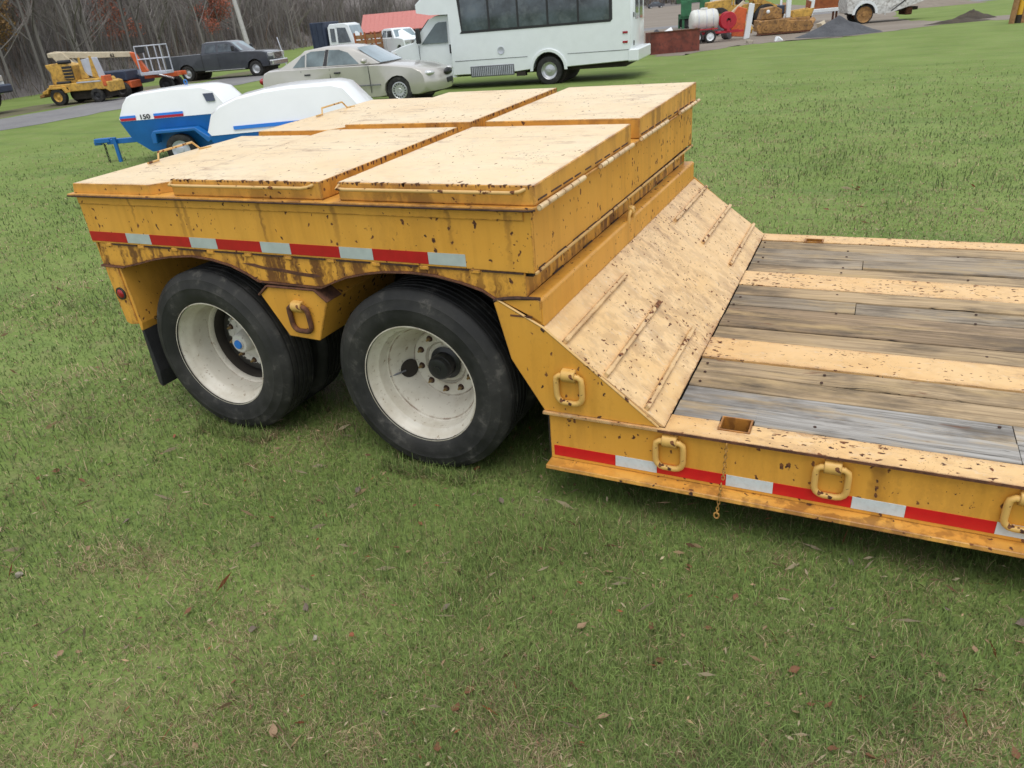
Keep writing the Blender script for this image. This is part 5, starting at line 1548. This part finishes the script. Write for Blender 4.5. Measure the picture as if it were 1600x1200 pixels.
def tank_trailer(loc, rz):
    T = thing('water_tank_trailer', 'white water tank on a small red two axle trailer with a red hose reel', 'tank trailer', loc, rz)
    part('tank', MB().lathe([(.0001, -.62), (.30, -.62), (.42, -.56), (.47, -.45), (.47, .45), (.42, .56), (.30, .62), (.0001, .62)], 'x', (0, 0, .92), 28), 'tank', T, smooth=40)
    for x in (-.3, .05, .35):
        part('tank_band', MB().lathe([(.472, x - .02), (.482, x - .015), (.482, x + .015), (.472, x + .02)], 'x', (0, 0, .92), 28), 'cage', T)
    part('lid', MB().lathe([(.17, 1.36), (.17, 1.43), (.13, 1.45), (.0001, 1.45)], 'z', (0, 0, 0), 16), 'tank', T, smooth=40)
    fr = part('frame', MB().box(-.8, 1.7, -.42, -.34, .36, .44).box(-.8, 1.7, .34, .42, .36, .44).box(.7, .8, -.34, .34, .37, .43), 'red', T)
    for s in (-1, 1):
        part('cradle', MB().box(-.45, -.35, s * .36 - .04, s * .36 + .04, .44, .7).box(.3, .4, s * .36 - .04, s * .36 + .04, .44, .7), 'mach_rusty', T)
        for x in (-.42, .18): add_wheel(T, x, .66, .27, .16, 'white', out=s, rr=.62, style='flat')
    rl = part('hose_reel', MB().lathe([(.10, -.46), (.34, -.46), (.36, -.44), (.34, -.42), (.14, -.40), (.14, -.02), (.34, 0), (.36, .02), (.34, .04), (.10, .04)], 'y', (1.02, 0, .86), 24), 'red', T, smooth=35)
    part('reel_stand', MB().box(.96, 1.08, -.48, -.43, .42, .86), 'red', T); part('reel_stand', MB().box(.96, 1.08, .05, .10, .42, .86), 'red', T)
    part('fender', MB().box(-.75, .5, -.68, -.5, .56, .60), 'red', T)
tank_trailer((-6.55, 34.6, 0), 24)

def green_machine(loc, rz):
    T = thing('green_machine', 'green farm machine hopper standing at the top of the yard behind the tank', 'machine', loc, rz)
    part('hopper', MB().prism([(-1.0, 1.55), (1.0, 1.55), (1.25, 2.9), (-1.25, 2.9)], 'y', -.8, .8), 'green', T, bevel=.03)
    part('side_plate', MB().box(-1.0, -.30, -.9, -.8, .75, 1.7), 'green', T, bevel=.02)
    part('side_plate', MB().box(.25, 1.0, -.9, -.8, .85, 1.75), 'green', T, bevel=.02)
    part('base_beam', MB().box(-1.1, 1.1, -.85, -.7, .62, .78), 'green', T, bevel=.02)
    for x in (-.8, .8):
        for y in (-.7, .7): part('leg', MB().box(x - .07, x + .07, y - .07, y + .07, 0, .9), 'green', T)
        for s in (-1, 1): add_wheel(T, x * .6, .75, .36, .2, 'black', out=s, rr=.5, style='flat')
green_machine((-11.2, 53.5, 0), 24)

def skid(loc, rz):
    T = thing('utility_cart', 'white and black utility cart standing right of the tank trailer', 'cart', loc, rz)
    def fn(x, z, s): return (x, s * (.5 - .06 * max(0, z - 1)), z)
    part('cowl', slices([(-.55, .6), (-.6, 1.1), (-.3, 1.9), (.05, 2.05), (.15, 1.2), (.5, 1.0), (.5, .6)], [-1, -.9, 0, .9, 1], fn), 'white', T, smooth=35)
    part('seat', MB().box(.0, .5, -.4, .4, 1.02, 1.5), 'black', T, bevel=.05)
    part('roll_bar', MB().tube([(.5, -.45, .6), (.62, -.45, 1.9), (.62, .45, 1.9), (.5, .45, .6)], .05, 8), 'cage', T, smooth=50)
    for x in (-.4, .5):
        for s in (-1, 1): add_wheel(T, x, .62, .38, .24, 'cage', out=s, rr=.5, style='flat')
skid((-8.5, 48.0, 0), 20)

def loader(loc, rz):
    T = thing('wheel_loader', 'yellow loader tractor standing behind the rusty paving machine', 'loader', loc, rz)
    part('chassis', MB().prism([(-2.0, .8), (-2.0, 1.55), (-.6, 1.65), (-.6, 1.3), (1.6, 1.3), (1.9, .8)], 'y', -.55, .55), 'mach_yellow', T, bevel=.04)
    part('cab_frame', MB().box(-.55, -.45, -.6, -.5, 1.3, 2.7).box(.55, .65, -.6, -.5, 1.3, 2.7).box(-.55, -.45, .5, .6, 1.3, 2.7).box(.55, .65, .5, .6, 1.3, 2.7), 'mach_yellow', T)
    part('cab_roof', MB().box(-.7, .8, -.7, .7, 2.7, 2.82), 'mach_yellow', T, bevel=.03)
    part('seat', MB().box(-.3, .2, -.25, .25, 1.3, 1.9), 'black', T, bevel=.05)
    for s in (-1, 1):
        part('lift_arm', MB().bar((.3, s * .75, 1.7), (2.5, s * .75, .7), .14, .24), 'mach_yellow', T)
        add_wheel(T, 1.3, .95, .62, .4, 'mach_yellow', out=s, rr=.5, style='flat')
        add_wheel(T, -1.3, .95, .62, .4, 'mach_yellow', out=s, rr=.5, style='flat')
    part('bucket', MB().prism([(2.3, .3), (3.1, .25), (2.5, .45), (2.4, .95), (2.55, 1.2), (2.3, 1.1)], 'y', -1.1, 1.1), 'mach_rusty', T, bevel=.02)
loader((-6.9, 46.5, 0), 18)

def paver(loc, rz):
    T = thing('paving_machine', 'rusty yellow paving machine with worn side plates standing in the dirt yard', 'machine', loc, rz, None, .86)
    tr = part('side_plate', MB().prism([(-1.5, .12), (1.35, .10), (1.5, .35), (1.3, .62), (.4, .66), (-.4, .80), (-1.4, .74), (-1.55, .45)], 'y', -.85, -.70), 'mach_rusty', T, bevel=.03)
    for x, r_ in ((-1.05, .26), (-.25, .24), (.5, .20)):
        part('roller', MB().lathe([(.0001, -.90), (r_ * .4, -.90), (r_ * .45, -.87), (r_, -.87), (r_, -.84)], 'y', (x, 0, .40), 18), 'mach_rusty', tr, smooth=35)
    part('hull', MB().box(-1.4, 1.3, -.68, .8, .2, .78), 'mach_rusty', T, bevel=.03)
    part('engine_box', MB().prism([(-1.3, .8), (-.2, .8), (-.2, 1.25), (-.55, 1.42), (-1.15, 1.35)], 'y', -.6, .6), 'mach_rusty', T, bevel=.03)
    part('gauge', MB().ball((-.95, -.62, 1.18), .10, .05, .10, 6), 'white', T, smooth=60)
    part('hopper_side', MB().prism([(.35, .79), (1.35, .79), (1.5, 1.2), (.35, 1.1)], 'y', -.66, -.58), 'mach_yellow', T, bevel=.02)
    part('hopper_side', MB().prism([(.35, .79), (1.35, .79), (1.5, 1.2), (.35, 1.1)], 'y', .58, .66), 'mach_yellow', T, bevel=.02)
    part('canopy_post', MB().box(.02, .26, -.62, -.40, .8, 2.0), 'white', T, bevel=.03)
    part('canopy_post', MB().prism([(1.28, .8), (1.44, .8), (1.5, 1.55), (1.1, 1.72), (1.05, 1.62), (1.34, 1.48)], 'y', -.60, -.45), 'white', T, bevel=.02)
    part('exhaust', MB().tube([(-.1, .2, 1.0), (-.1, .2, 1.8), (.25, .2, 1.95)], .07, 8), 'white', T, smooth=50)
    part('seat', MB().box(-.35, .0, -.3, .15, 1.0, 1.45), 'navy', T, bevel=.04)
    part('front_edge', MB().box(-1.55, 1.3, -.93, -.86, .05, .12), 'rust', T)
paver((-3.55, 38.2, 0), 20)

for lab, pos, mt_, sd_, sz_ in (('dull yellow lump of machinery parts behind the left end of the paving machine', (-5.6, 40.6, .1), 'mach_yellow', 41, .55),
                               ('brown rusty heap of parts behind the right end of the paving machine', (-2.7, 40.9, .1), 'mach_rusty', 42, .50),
                               ('white dented panel standing behind the paving machine', (-3.6, 41.4, .5), 'white', 43, .42),
                               ('dark tangled parts between the water tank and the loader', (-7.0, 40.0, .1), 'black', 44, .50),
                               ('cream dented cover lying right of the paving machine', (-1.9, 39.9, .0), 'cream', 45, .36)):
    scrap(lab, pos, mt_, sd_, sz_)
B_ = thing('barrier_panel', 'leaning orange panel with a white post beside the red hose reel', 'panel', (-5.05, 35.7, 0), 20)
part('panel', MB().prism([(-.42, .15), (.12, .10), (.22, 1.25), (-.18, 1.38), (-.5, .95)], 'y', -.05, .05), 'orange', B_, bevel=.02)
part('post', MB().prism([(.10, -.02), (.36, .02), (.52, 1.42), (.28, 1.48)], 'y', -.16, -.06), 'white', B_, bevel=.02)
part('brace', MB().bar((-.6, 0, 1.0), (.1, .2, 1.55), .1, .12), 'cream', B_)
W_ = thing('spare_wheel', 'grey tyre lying on edge between the hose reel and the orange panel', 'wheel', (-5.75, 36.4, 0), 70)
add_wheel(W_, 0, .1, .36, .3, 'grey_metal', out=-1, rr=.4, style='flat', tread='grey_metal')

H_ = thing('rusty_hopper', 'tall orange rust steel hopper behind the gravel pile', 'hopper', (-2.4, 47.6, 0), 16)
part('hopper_wall', MB().add([(-.95, -.5, .75), (.75, -.5, .65), (1.0, -.8, 2.4), (-.85, -.8, 2.4), (-.95, .5, .75), (.75, .5, .65), (1.0, .8, 2.4), (-.85, .8, 2.4)],
     [(0, 1, 2, 3), (5, 4, 7, 6), (4, 0, 3, 7), (1, 5, 6, 2)]), 'rust_orange', H_)
part('lip', MB().box(-1.0, .85, -.62, -.51, .55, .74), 'white', H_, bevel=.02)
for x in (-.8, .6):
    part('leg', MB().box(x - .05, x + .05, -.45, -.35, 0, .7).box(x - .05, x + .05, .35, .45, 0, .7), 'rust', H_)

def heap(name, label, cat, loc, rx, ry, h, mat, seed, rz=0, pebble=0):
    n, k = 36, 14
    vs = [(0, 0, h)]
    for i in range(1, k + 1):
        for j in range(n):
            a = 2 * math.pi * j / n; q = i / k
            wob = 1 + .22 * (float(vnoise(math.cos(a) * 2 + seed, math.sin(a) * 2, 1, seed)) - .5)
            x, y = rx * q * math.cos(a) * wob, ry * q * math.sin(a) * wob
            z = h * (1 - q) ** 1.15 * (1 + .35 * (float(vnoise(x, y, 2.2, seed + 1)) - .5)) + .07 * (float(vnoise(x, y, 9, seed + 2)) - .5) * (1 - q) - (.03 if i == k else 0)
            vs.append((x, y, z))
    fs = [(0, 1 + j, 1 + (j + 1) % n) for j in range(n)]
    for i in range(k - 1):
        fs += [(1 + i * n + j, 1 + (i + 1) * n + j, 1 + (i + 1) * n + (j + 1) % n, 1 + i * n + (j + 1) % n) for j in range(n)]
    o = link(name, MB().add(vs, fs).mesh(name, M[mat], 0, 70))
    o.location = loc; o.rotation_euler = (0, 0, R(rz))
    return tag(o, label, cat)
heap('gravel_pile', 'long pile of dark grey gravel in front of the white wrecked truck', 'pile', (-.75, 34.4, 0), 1.75, 1.2, .70, 'gravel', 3, 24)
heap('soil_heap', 'dark earth heap on the grass left of the yellow sleeved post', 'heap', (4.5, 40.2, 0), 1.0, .7, .42, 'soil', 8, 20)
heap('soil_heap', 'low dark strip of dug earth in front of the larger earth heap', 'heap', (3.8, 37.9, 0), 1.5, .5, .20, 'soil', 12, 24)
heap('soil_heap', 'long low brown bank of earth at the top of the field behind the wrecked truck', 'heap', (3.6, 60.5, 0), 3.6, 1.2, .55, 'dirt', 15, 20)

def wreck(loc, rz):
    T = thing('wrecked_truck', 'stripped dirty white truck wreck beyond the gravel pile', 'truck', loc, rz)
    def fn(x, z, s):
        a = abs(s); return (x, s * (.95 - .05 * max(0, z - 1)), z - .02 * (a == 1))
    part('body', slices([(-1.75, .55), (-1.85, 1.0), (-1.75, 1.75), (-.4, 1.72), (-.35, 1.9), (.1, 2.25), (.2, 2.25), (.25, 1.15), (1.35, 1.12), (1.45, 1.25), (1.95, 1.2), (2.0, .95), (1.4, .75), (.3, .45), (-.3, .42)] + arch_pts(-.95, .50, .45, .50), [-1, -.95, 0, .95, 1], fn), 'wreck', T, smooth=35)
    part('cab_post', MB().bar((.3, -.88, 1.1), (.15, -.82, 2.3), .08, .1), 'wreck', T)
    part('cab_post', MB().bar((1.5, -.85, 1.15), (1.25, -.8, 2.3), .10, .12), 'wreck', T)
    part('roof', MB().box(-.2, 1.4, -.85, .85, 2.28, 2.40), 'wreck', T, bevel=.04)
    part('steering_wheel', MB().tube([(.85 + .19 * math.cos(R(a)), -.4 + .05, 1.55 + .19 * math.sin(R(a))) for a in range(0, 360, 30)], .02, 6, True), 'white', T)
    part('dash', MB().box(1.0, 1.4, -.8, .8, 1.1, 1.5), 'black', T, bevel=.04)
    part('arch_flare', MB().prism(arc(-.95, .45, .60, 0, 180, 12) + arc(-.95, .45, .49, 180, 0, 12), 'y', -1.02, -.93), 'white', T)
    add_wheel(T, -.95, .90, .43, .28, 'mach_rusty', out=-1, rr=.92, style='flat')
    add_wheel(T, -.95, .90, .43, .28, 'rust_orange', out=1, rr=.62, style='flat')
    for i, (a, b) in enumerate((((.3, -.93, .5), (.9, -.95, .95)), ((-.2, -.93, .45), (.6, -.95, .85)), ((.7, -.9, .7), (1.3, -.9, 1.0)), ((0, -.92, .35), (.35, -.9, .75)))):
        part('hanging_strut', MB().bar(a, b, .05, .05), 'wreck' if i % 2 else 'black', T)
    part('axle', MB().box(1.1, 1.4, -.6, .6, .25, .6), 'rust', T, bevel=.03)
    part('frame', MB().box(-1.6, 1.7, -.4, .4, .45, .6), 'under', T)
wreck((.55, 43.6, 0), 16)

P2 = thing('wooden_post', 'brown wooden post with a yellow sleeve at the top right corner', 'post', (5.55, 34.6, 0), 10)
part('post', MB().tube([(-.13, 0, -.2), (-.08, 0, 1.2), (-.03, 0, 2.6)], .10, 10), 'post_wood', P2, smooth=50)
part('post', MB().tube([(.10, .05, -.2), (.11, .05, .30)], .10, 10), 'under', P2, smooth=50)
part('sleeve', MB().tube([(.11, .05, .30), (.13, .05, 2.5)], .095, 10), 'post_yellow', P2, smooth=50)
part('brace_plank', MB().box(.22, .38, .05, .12, -.1, 2.4), 'post_wood', P2)
# small dark car at the top of the yard and a brown crate between the trucks
def far_car(loc, rz):
    T = thing('far_car', 'small dark car far off at the top of the dirt yard', 'car', loc, rz)
    def fn(x, z, s): return (x, s * (.85 - .2 * max(0, (z - .9) / .5)), z)
    part('body', slices([(-2, .35), (-2.1, .85), (-1.2, .95), (-.8, 1.4), (.6, 1.42), (1.2, .95), (2.1, .8), (2.1, .35)], [-1, -.9, 0, .9, 1], fn), 'dark_grey', T, smooth=35)
    for s in (-1, 1):
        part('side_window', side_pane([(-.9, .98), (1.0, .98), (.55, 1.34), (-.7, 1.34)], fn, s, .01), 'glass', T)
        for x in (-1.3, 1.3): add_wheel(T, x, .84, .33, .2, 'alloy', out=s, style='flat')
far_car((-52, 196, 0), 30)
K_ = thing('stake_crate', 'brown slatted crate with rusty posts left of the white pickup', 'crate', (-27.6, 38.3, 0), 14)
for i in range(5):
    part('slat', MB().box(-.7, .7, -.5, -.45, .12 + i * .28, .34 + i * .28), 'post_wood', K_)
    part('slat', MB().box(-.7, .7, .45, .5, .12 + i * .28, .34 + i * .28), 'post_wood', K_)
for x in (-.65, 0, .65):
    for y in (-.53, .53): part('post', MB().box(x - .05, x + .05, y - .03, y + .03, 0, 1.6), 'rust_orange', K_)

# ------------------------------------------------------------------ grass, leaves, stones
def in_poly(x, y, poly):
    c = np.zeros(x.shape, bool)
    for (x0, y0), (x1, y1) in zip(poly, poly[1:] + poly[:1]):
        cond = ((y0 > y) != (y1 > y)) & (x < (x1 - x0) * (y - y0) / (y1 - y0 + 1e-12) + x0)
        c ^= cond
    return c

def grass(n=640000):
    rs = np.random.RandomState(4)
    r = np.exp(rs.uniform(np.log(1.0), np.log(24), n))
    th = np.radians(rs.uniform(-62, 48, n) - 27.3 + 7)
    x, y = 1.13 + r * np.sin(th), -2.48 + r * np.cos(th)
    # longer blades left standing round the tyres
    k = 5200
    wx = np.where(rs.rand(k) < .5, -1.8897, -.6324) + rs.uniform(-.26, .26, k)
    wy = np.where(rs.rand(k) < .8, rs.uniform(-.09, .03, k), rs.uniform(.5, .62, k))
    x, y = np.concatenate([x, wx]), np.concatenate([y, wy])
    r = np.concatenate([r, np.full(k, 3.2)]); base = n; n = len(x)
    edge_blade = np.arange(n) >= base
    # keep off road, verge, yard
    keep = ~in_poly(x, y, YARD)
    rd = np.full(len(x), 1e9)
    for (a, b) in zip(ROADC[:-1], ROADC[1:]):
        d = np.array([b[0] - a[0], b[1] - a[1]]); L = (d ** 2).sum()
        t = np.clip(((x - a[0]) * d[0] + (y - a[1]) * d[1]) / L, 0, 1)
        rd = np.minimum(rd, np.hypot(x - a[0] - t * d[0], y - a[1] - t * d[1]))
    keep &= rd > 2.25
    keep &= rs.rand(n) < np.clip(1.35 - r / 17, 0, 1)      # farther off the turf is a texture of its own
    # no blades under wheels
    for wx in (-1.8897, -.6324):
        for y0, y1 in ((-.0, .54), (W - .54, W)):
            keep &= ~((np.abs(x - wx) < .17) & (y > y0 - .02) & (y < y1 + .02))
    thin = vnoise(x, y, 1.1, 21) * .6 + vnoise(x, y, 4.0, 22) * .4
    keep &= rs.rand(n) < np.clip((thin - .15) * 4, .62, 1)
    x, y, r, thin, edge_blade = x[keep], y[keep], r[keep], thin[keep], edge_blade[keep]; n = len(x)
    dead = np.clip((vnoise(x, y, 1.5, 31) * .5 + vnoise(x, y, 5.5, 32) * .5 - .50) * 4.2, 0, 1)
    dead = np.maximum(dead, np.clip((vnoise(x, y, .45, 33) - .60) * 3, 0, .7))
    tuft = np.clip((vnoise(x, y, 2.6, 41) - .60) * 4, 0, 1)
    isdead = rs.rand(n) < (.23 + .57 * dead)
    h = rs.gamma(5, .0066, n) * (1 + .7 * tuft) 
    h = np.where(isdead, h * .8, h)
    h = np.where(edge_blade, h * 1.5 + .012, h)
    wd = (.0011 + .0010 * rs.rand(n)) * np.maximum(1, (r / 2.6) ** .92)
    wd = np.minimum(wd, .0095)
    wd = np.where(isdead, wd * .8, wd)
    az = rs.uniform(0, 2 * np.pi, n)
    lean = np.where(isdead, rs.uniform(.7, 2.2, n), np.abs(rs.normal(.6, .65, n)))
    dx, dy = np.cos(az), np.sin(az)
    px, py = -dy, dx
    s, c = np.sin(np.arctan(lean)), np.cos(np.arctan(lean))
    def lvl(t, b):   # bend grows along the blade
        ho = h * t * (s * (.55 + .6 * t * b)); ve = h * t * np.sqrt(np.maximum(.05, 1 - (s * (.55 + .6 * t * b)) ** 2))
        return x + dx * ho, y + dy * ho, ve
    b0 = (x, y, np.full(n, -.003)); b1 = lvl(.55, 1.0); b2 = lvl(1.0, 1.0)
    Vt = np.empty((n, 5, 3), np.float32)
    for i, (b, k) in enumerate(((b0, -1), (b0, 1), (b1, .8), (b1, -.8), (b2, 0))):
        Vt[:, i, 0] = b[0] + px * wd * k * .5 * 1.6; Vt[:, i, 1] = b[1] + py * wd * k * .5 * 1.6; Vt[:, i, 2] = b[2]
    g = rs.rand(n)[:, None]
    big = vnoise(x, y, .35, 51)[:, None]
    bl = vnoise(x, y, .9, 52)[:, None]
    colA = np.array([.160, .232, .056]); colB = np.array([.212, .282, .080]); colC = np.array([.115, .210, .072])
    gc = colA * (1 - big) + colB * big
    gc = gc * (1 - .28 * bl) + colC * .28 * bl
    gc = gc * (.62 + .78 * g ** 1.3)
    dc = np.array([.46, .36, .21]) * (.35 + .95 * g)
    dc2 = np.array([.24, .16, .09]) * (.6 + .7 * g)
    dcol = np.where(rs.rand(n)[:, None] < .7, dc, dc2)
    colr = np.where(isdead[:, None], dcol, gc)
    C4 = np.ones((n, 5, 4), np.float32); C4[:, :, :3] = colr[:, None, :]
    o = (np.arange(n) * 5)[:, None]
    tri = np.concatenate([o + np.array([[0, 1, 2]]), o + np.array([[0, 2, 3]]), o + np.array([[3, 2, 4]])], 1).reshape(-1)
    me = bpy.data.meshes.new('grass')
    me.vertices.add(n * 5); me.vertices.foreach_set('co', Vt.ravel())
    me.loops.add(len(tri)); me.loops.foreach_set('vertex_index', tri.astype(np.int32))
    np_ = len(tri) // 3
    me.polygons.add(np_); me.polygons.foreach_set('loop_start', np.arange(0, len(tri), 3, dtype=np.int32))
    me.update(calc_edges=True)
    at = me.attributes.new('tint', 'FLOAT_COLOR', 'POINT'); at.data.foreach_set('color', C4.ravel())
    me.materials.append(M['blade'])
    link('grass', me, None, 'short mown green grass mixed with straw and dead patches', 'stuff')
grass()

def litter(n=3600):
    """tiny torn leaf bits and dry stalks between the blades"""
    rs = np.random.RandomState(8)
    vs, fs, tn = [], [], []
    for i in range(n):
        r = math.exp(rs.uniform(math.log(1.2), math.log(9))); th = math.radians(rs.uniform(-62, 48) - 20)
        x, y = 1.13 + r * math.sin(th), -2.48 + r * math.cos(th)
        L = rs.uniform(.004, .012) * (1 + .12 * r); w = L * rs.uniform(.2, .7) * .5
        if rs.rand() < .25: L *= 3; w = .0012
        a = rs.rand() * 6.283; z = rs.uniform(.008, .030)
        c, s = math.cos(a), math.sin(a); t1, t2 = rs.uniform(-.5, .5, 2) * L
        o = len(vs)
        vs += [(x - c * L, y - s * L, z - t1), (x - s * w, y + c * w, z + t2 * .6 + .002), (x + c * L, y + s * L, z + t1), (x + s * w, y - c * w, z - t2 * .6)]
        fs += [(o, o + 1, o + 2, o + 3)]
        p = [(.42, .34, .22), (.34, .23, .13), (.20, .11, .06), (.26, .09, .04)][rs.choice(4, p=[.45, .3, .18, .07])]
        g = rs.uniform(.6, 1.2)
        tn += [tuple(q * g for q in p)] * 4
    me = bpy.data.meshes.new('leaf_litter'); me.from_pydata(vs, [], fs); me.materials.append(M['twig'])
    at = me.attributes.new('tint', 'FLOAT_COLOR', 'POINT')
    at.data.foreach_set('color', np.c_[np.array(tn), np.ones(len(tn))].astype(np.float32).ravel())
    link('leaf_litter', me, None, 'tiny tan and brown leaf bits and dry stalks in the grass', 'stuff')
litter()

def leaf_mesh(seed, mat, ln):
    rs = random.Random(seed)
    prof = [0, .55, .95, 1.0, .8, .45, 0.02]
    n = len(prof)
    curl, fold, tw = rs.uniform(.6, 1.7), rs.uniform(.2, .8), rs.uniform(-.6, .6)
    vs = []
    for i, p in enumerate(prof):
        t = i / (n - 1)
        for s in (-1, -.5, 0, .5, 1):
            j = 1 + (rs.uniform(-.22, .22) if abs(s) == 1 else 0)
            x = (t - .5) * ln; y = s * p * ln * .30 * j
            z = ln * (.30 * curl * (t - .5) ** 2 + fold * .22 * abs(s) ** 1.5 * p + tw * .25 * (t - .5) * s * p)
            vs.append((x, y, z))
    fs = [(i * 5 + k, i * 5 + k + 1, (i + 1) * 5 + k + 1, (i + 1) * 5 + k) for i in range(n - 1) for k in range(4)]
    b = MB().add(vs, fs)
    b.bar((ln * .48, 0, ln * .07), (ln * .72, ln * .04, ln * .03), ln * .03, ln * .03)
    return b.mesh('fallen_leaf', M[mat], 0, 60)
M['leaf_rust'] = plain('rust_brown_leaf', (.23, .075, .030), .7, var=.35, scale=30)
M['leaf_brown'] = plain('dull_brown_leaf', (.16, .070, .030), .75, var=.35, scale=30)
M['leaf_tan'] = plain('tan_leaf', (.27, .175, .10), .75, var=.3, scale=30)
M['leaf_grey'] = plain('grey_leaf', (.15, .115, .085), .8, var=.3, scale=30)
KINDS = [('leaf_rust', 'rust orange dry leaf lying on the grass'), ('leaf_brown', 'dull dark brown dry leaf lying on the grass'),
         ('leaf_tan', 'pale tan dry leaf lying on the grass'), ('leaf_grey', 'greyish curled dry leaf lying on the grass')]
LM = {k: [leaf_mesh(60 + 7 * i + j, k, 1.0) for j in range(4)] for i, (k, _) in enumerate(KINDS)}
LEAVES = [(-0.86, -1.59, 0), (-1.12, -0.6, 0), (-0.45, -0.4, 0), (0.12, -0.39, 1), (-0.4, 0.05, 0), (0.18, -1.33, 1), (-2.1, -0.01, 1), (-2.19, -0.19, 0), (-2.3, -0.52, 2), (-2.53, -0.67, 1), (-1.77, -1.05, 2),  # leaf spots taken from image pixels, cast onto the ground plane
 (-0.18, -0.14, 3), (0.02, -0.08, 3), (0.71, -0.77, 1), (0.7, -0.29, 1), (1.06, -0.95, 2), (1.12, -0.66, 1), (1.18, -0.77, 1), (1.23, -0.76, 1), (1.32, -0.69, 0), (1.34, -0.51, 2), (1.54, -0.52, 2), (1.64, -0.54, 1), (1.64, -0.37, 2),
 (1.46, -0.67, 2), (1.26, -0.06, 3), (1.71, -0.74, 1), (1.25, -0.91, 1), (1.35, -0.9, 1), (0.65, -0.63, 1), (0.69, -0.8, 0), (0.42, -0.72, 2), (0.35, -0.94, 1), (0.61, -1.05, 2), (-0.6, -0.99, 3), (-0.6, -1.37, 1), (-0.54, -1.6, 2),
 (-1.31, -1.51, 2), (-1.02, -1.18, 1), (-0.39, -0.59, 2), (-0.46, -0.58, 1), (-0.34, -1.05, 0), (0.17, -1.11, 1), (0.16, -1.18, 1), (-1.54, -1.45, 2), (-0.96, -1.29, 2), (-0.08, -0.81, 3), (0.83, -0.57, 1), (1.77, -0.29, 2), (1.79, -0.19, 3),
 (-2.1, -0.36, 2), (-2.3, -0.69, 1), (-2.57, -0.74, 1), (-2.66, -0.83, 1), (1.01, -0.51, 2), (1.14, -0.82, 2), (-0.78, -0.69, 2), (-0.71, -1.16, 3), (1.21, -0.34, 3), (0.89, -0.39, 1), (0.42, -0.42, 2), (-0.05, -1.28, 3), (0.46, -1.06, 2),
 (1.57, -0.21, 3), (-0.91, -1.42, 3), (-0.34, -1.47, 2), (-0.87, -0.28, 3), (-1.96, -1.28, 2), (-1.77, -0.85, 3), (-1.74, -0.28, 2), (1.34, 15.79, 1), (1.29, 6.01, 1), (0.8, 5.17, 1), (-0.7, 15.33, 1), (2.09, 12.66, 1)]
rl = random.Random(13)
for (x, y, k) in LEAVES:
    key, lab = KINDS[k]
    o = link('fallen_leaf', LM[key][rl.randrange(4)])
    sz = rl.uniform(.026, .046) * (1.5 if y > 4 else 1)
    o.location = (x, y, .020 + rl.uniform(-.007, .006)); o.scale = (sz, sz, sz)
    o.rotation_euler = (rl.uniform(-.6, .6), rl.uniform(-.6, .6), rl.uniform(0, 6.28))
    tag(o, lab, 'leaf', ['rust orange leaves', 'dark brown leaves', 'tan leaves', 'grey leaves'][k] + ' scattered on the lawn')
def stone(label, loc, size, seed, mat='stone'):
    o = scrap(label, loc, mat, seed, size, 'stone'); o.name = 'stone'
    return o
stone('pale lump of stone in the grass near the left edge', (-1.92, -1.28, .0), .022, 21)
stone('small pale stone in the foreground grass left of the middle', (-.47, -1.10, .005), .014, 22)
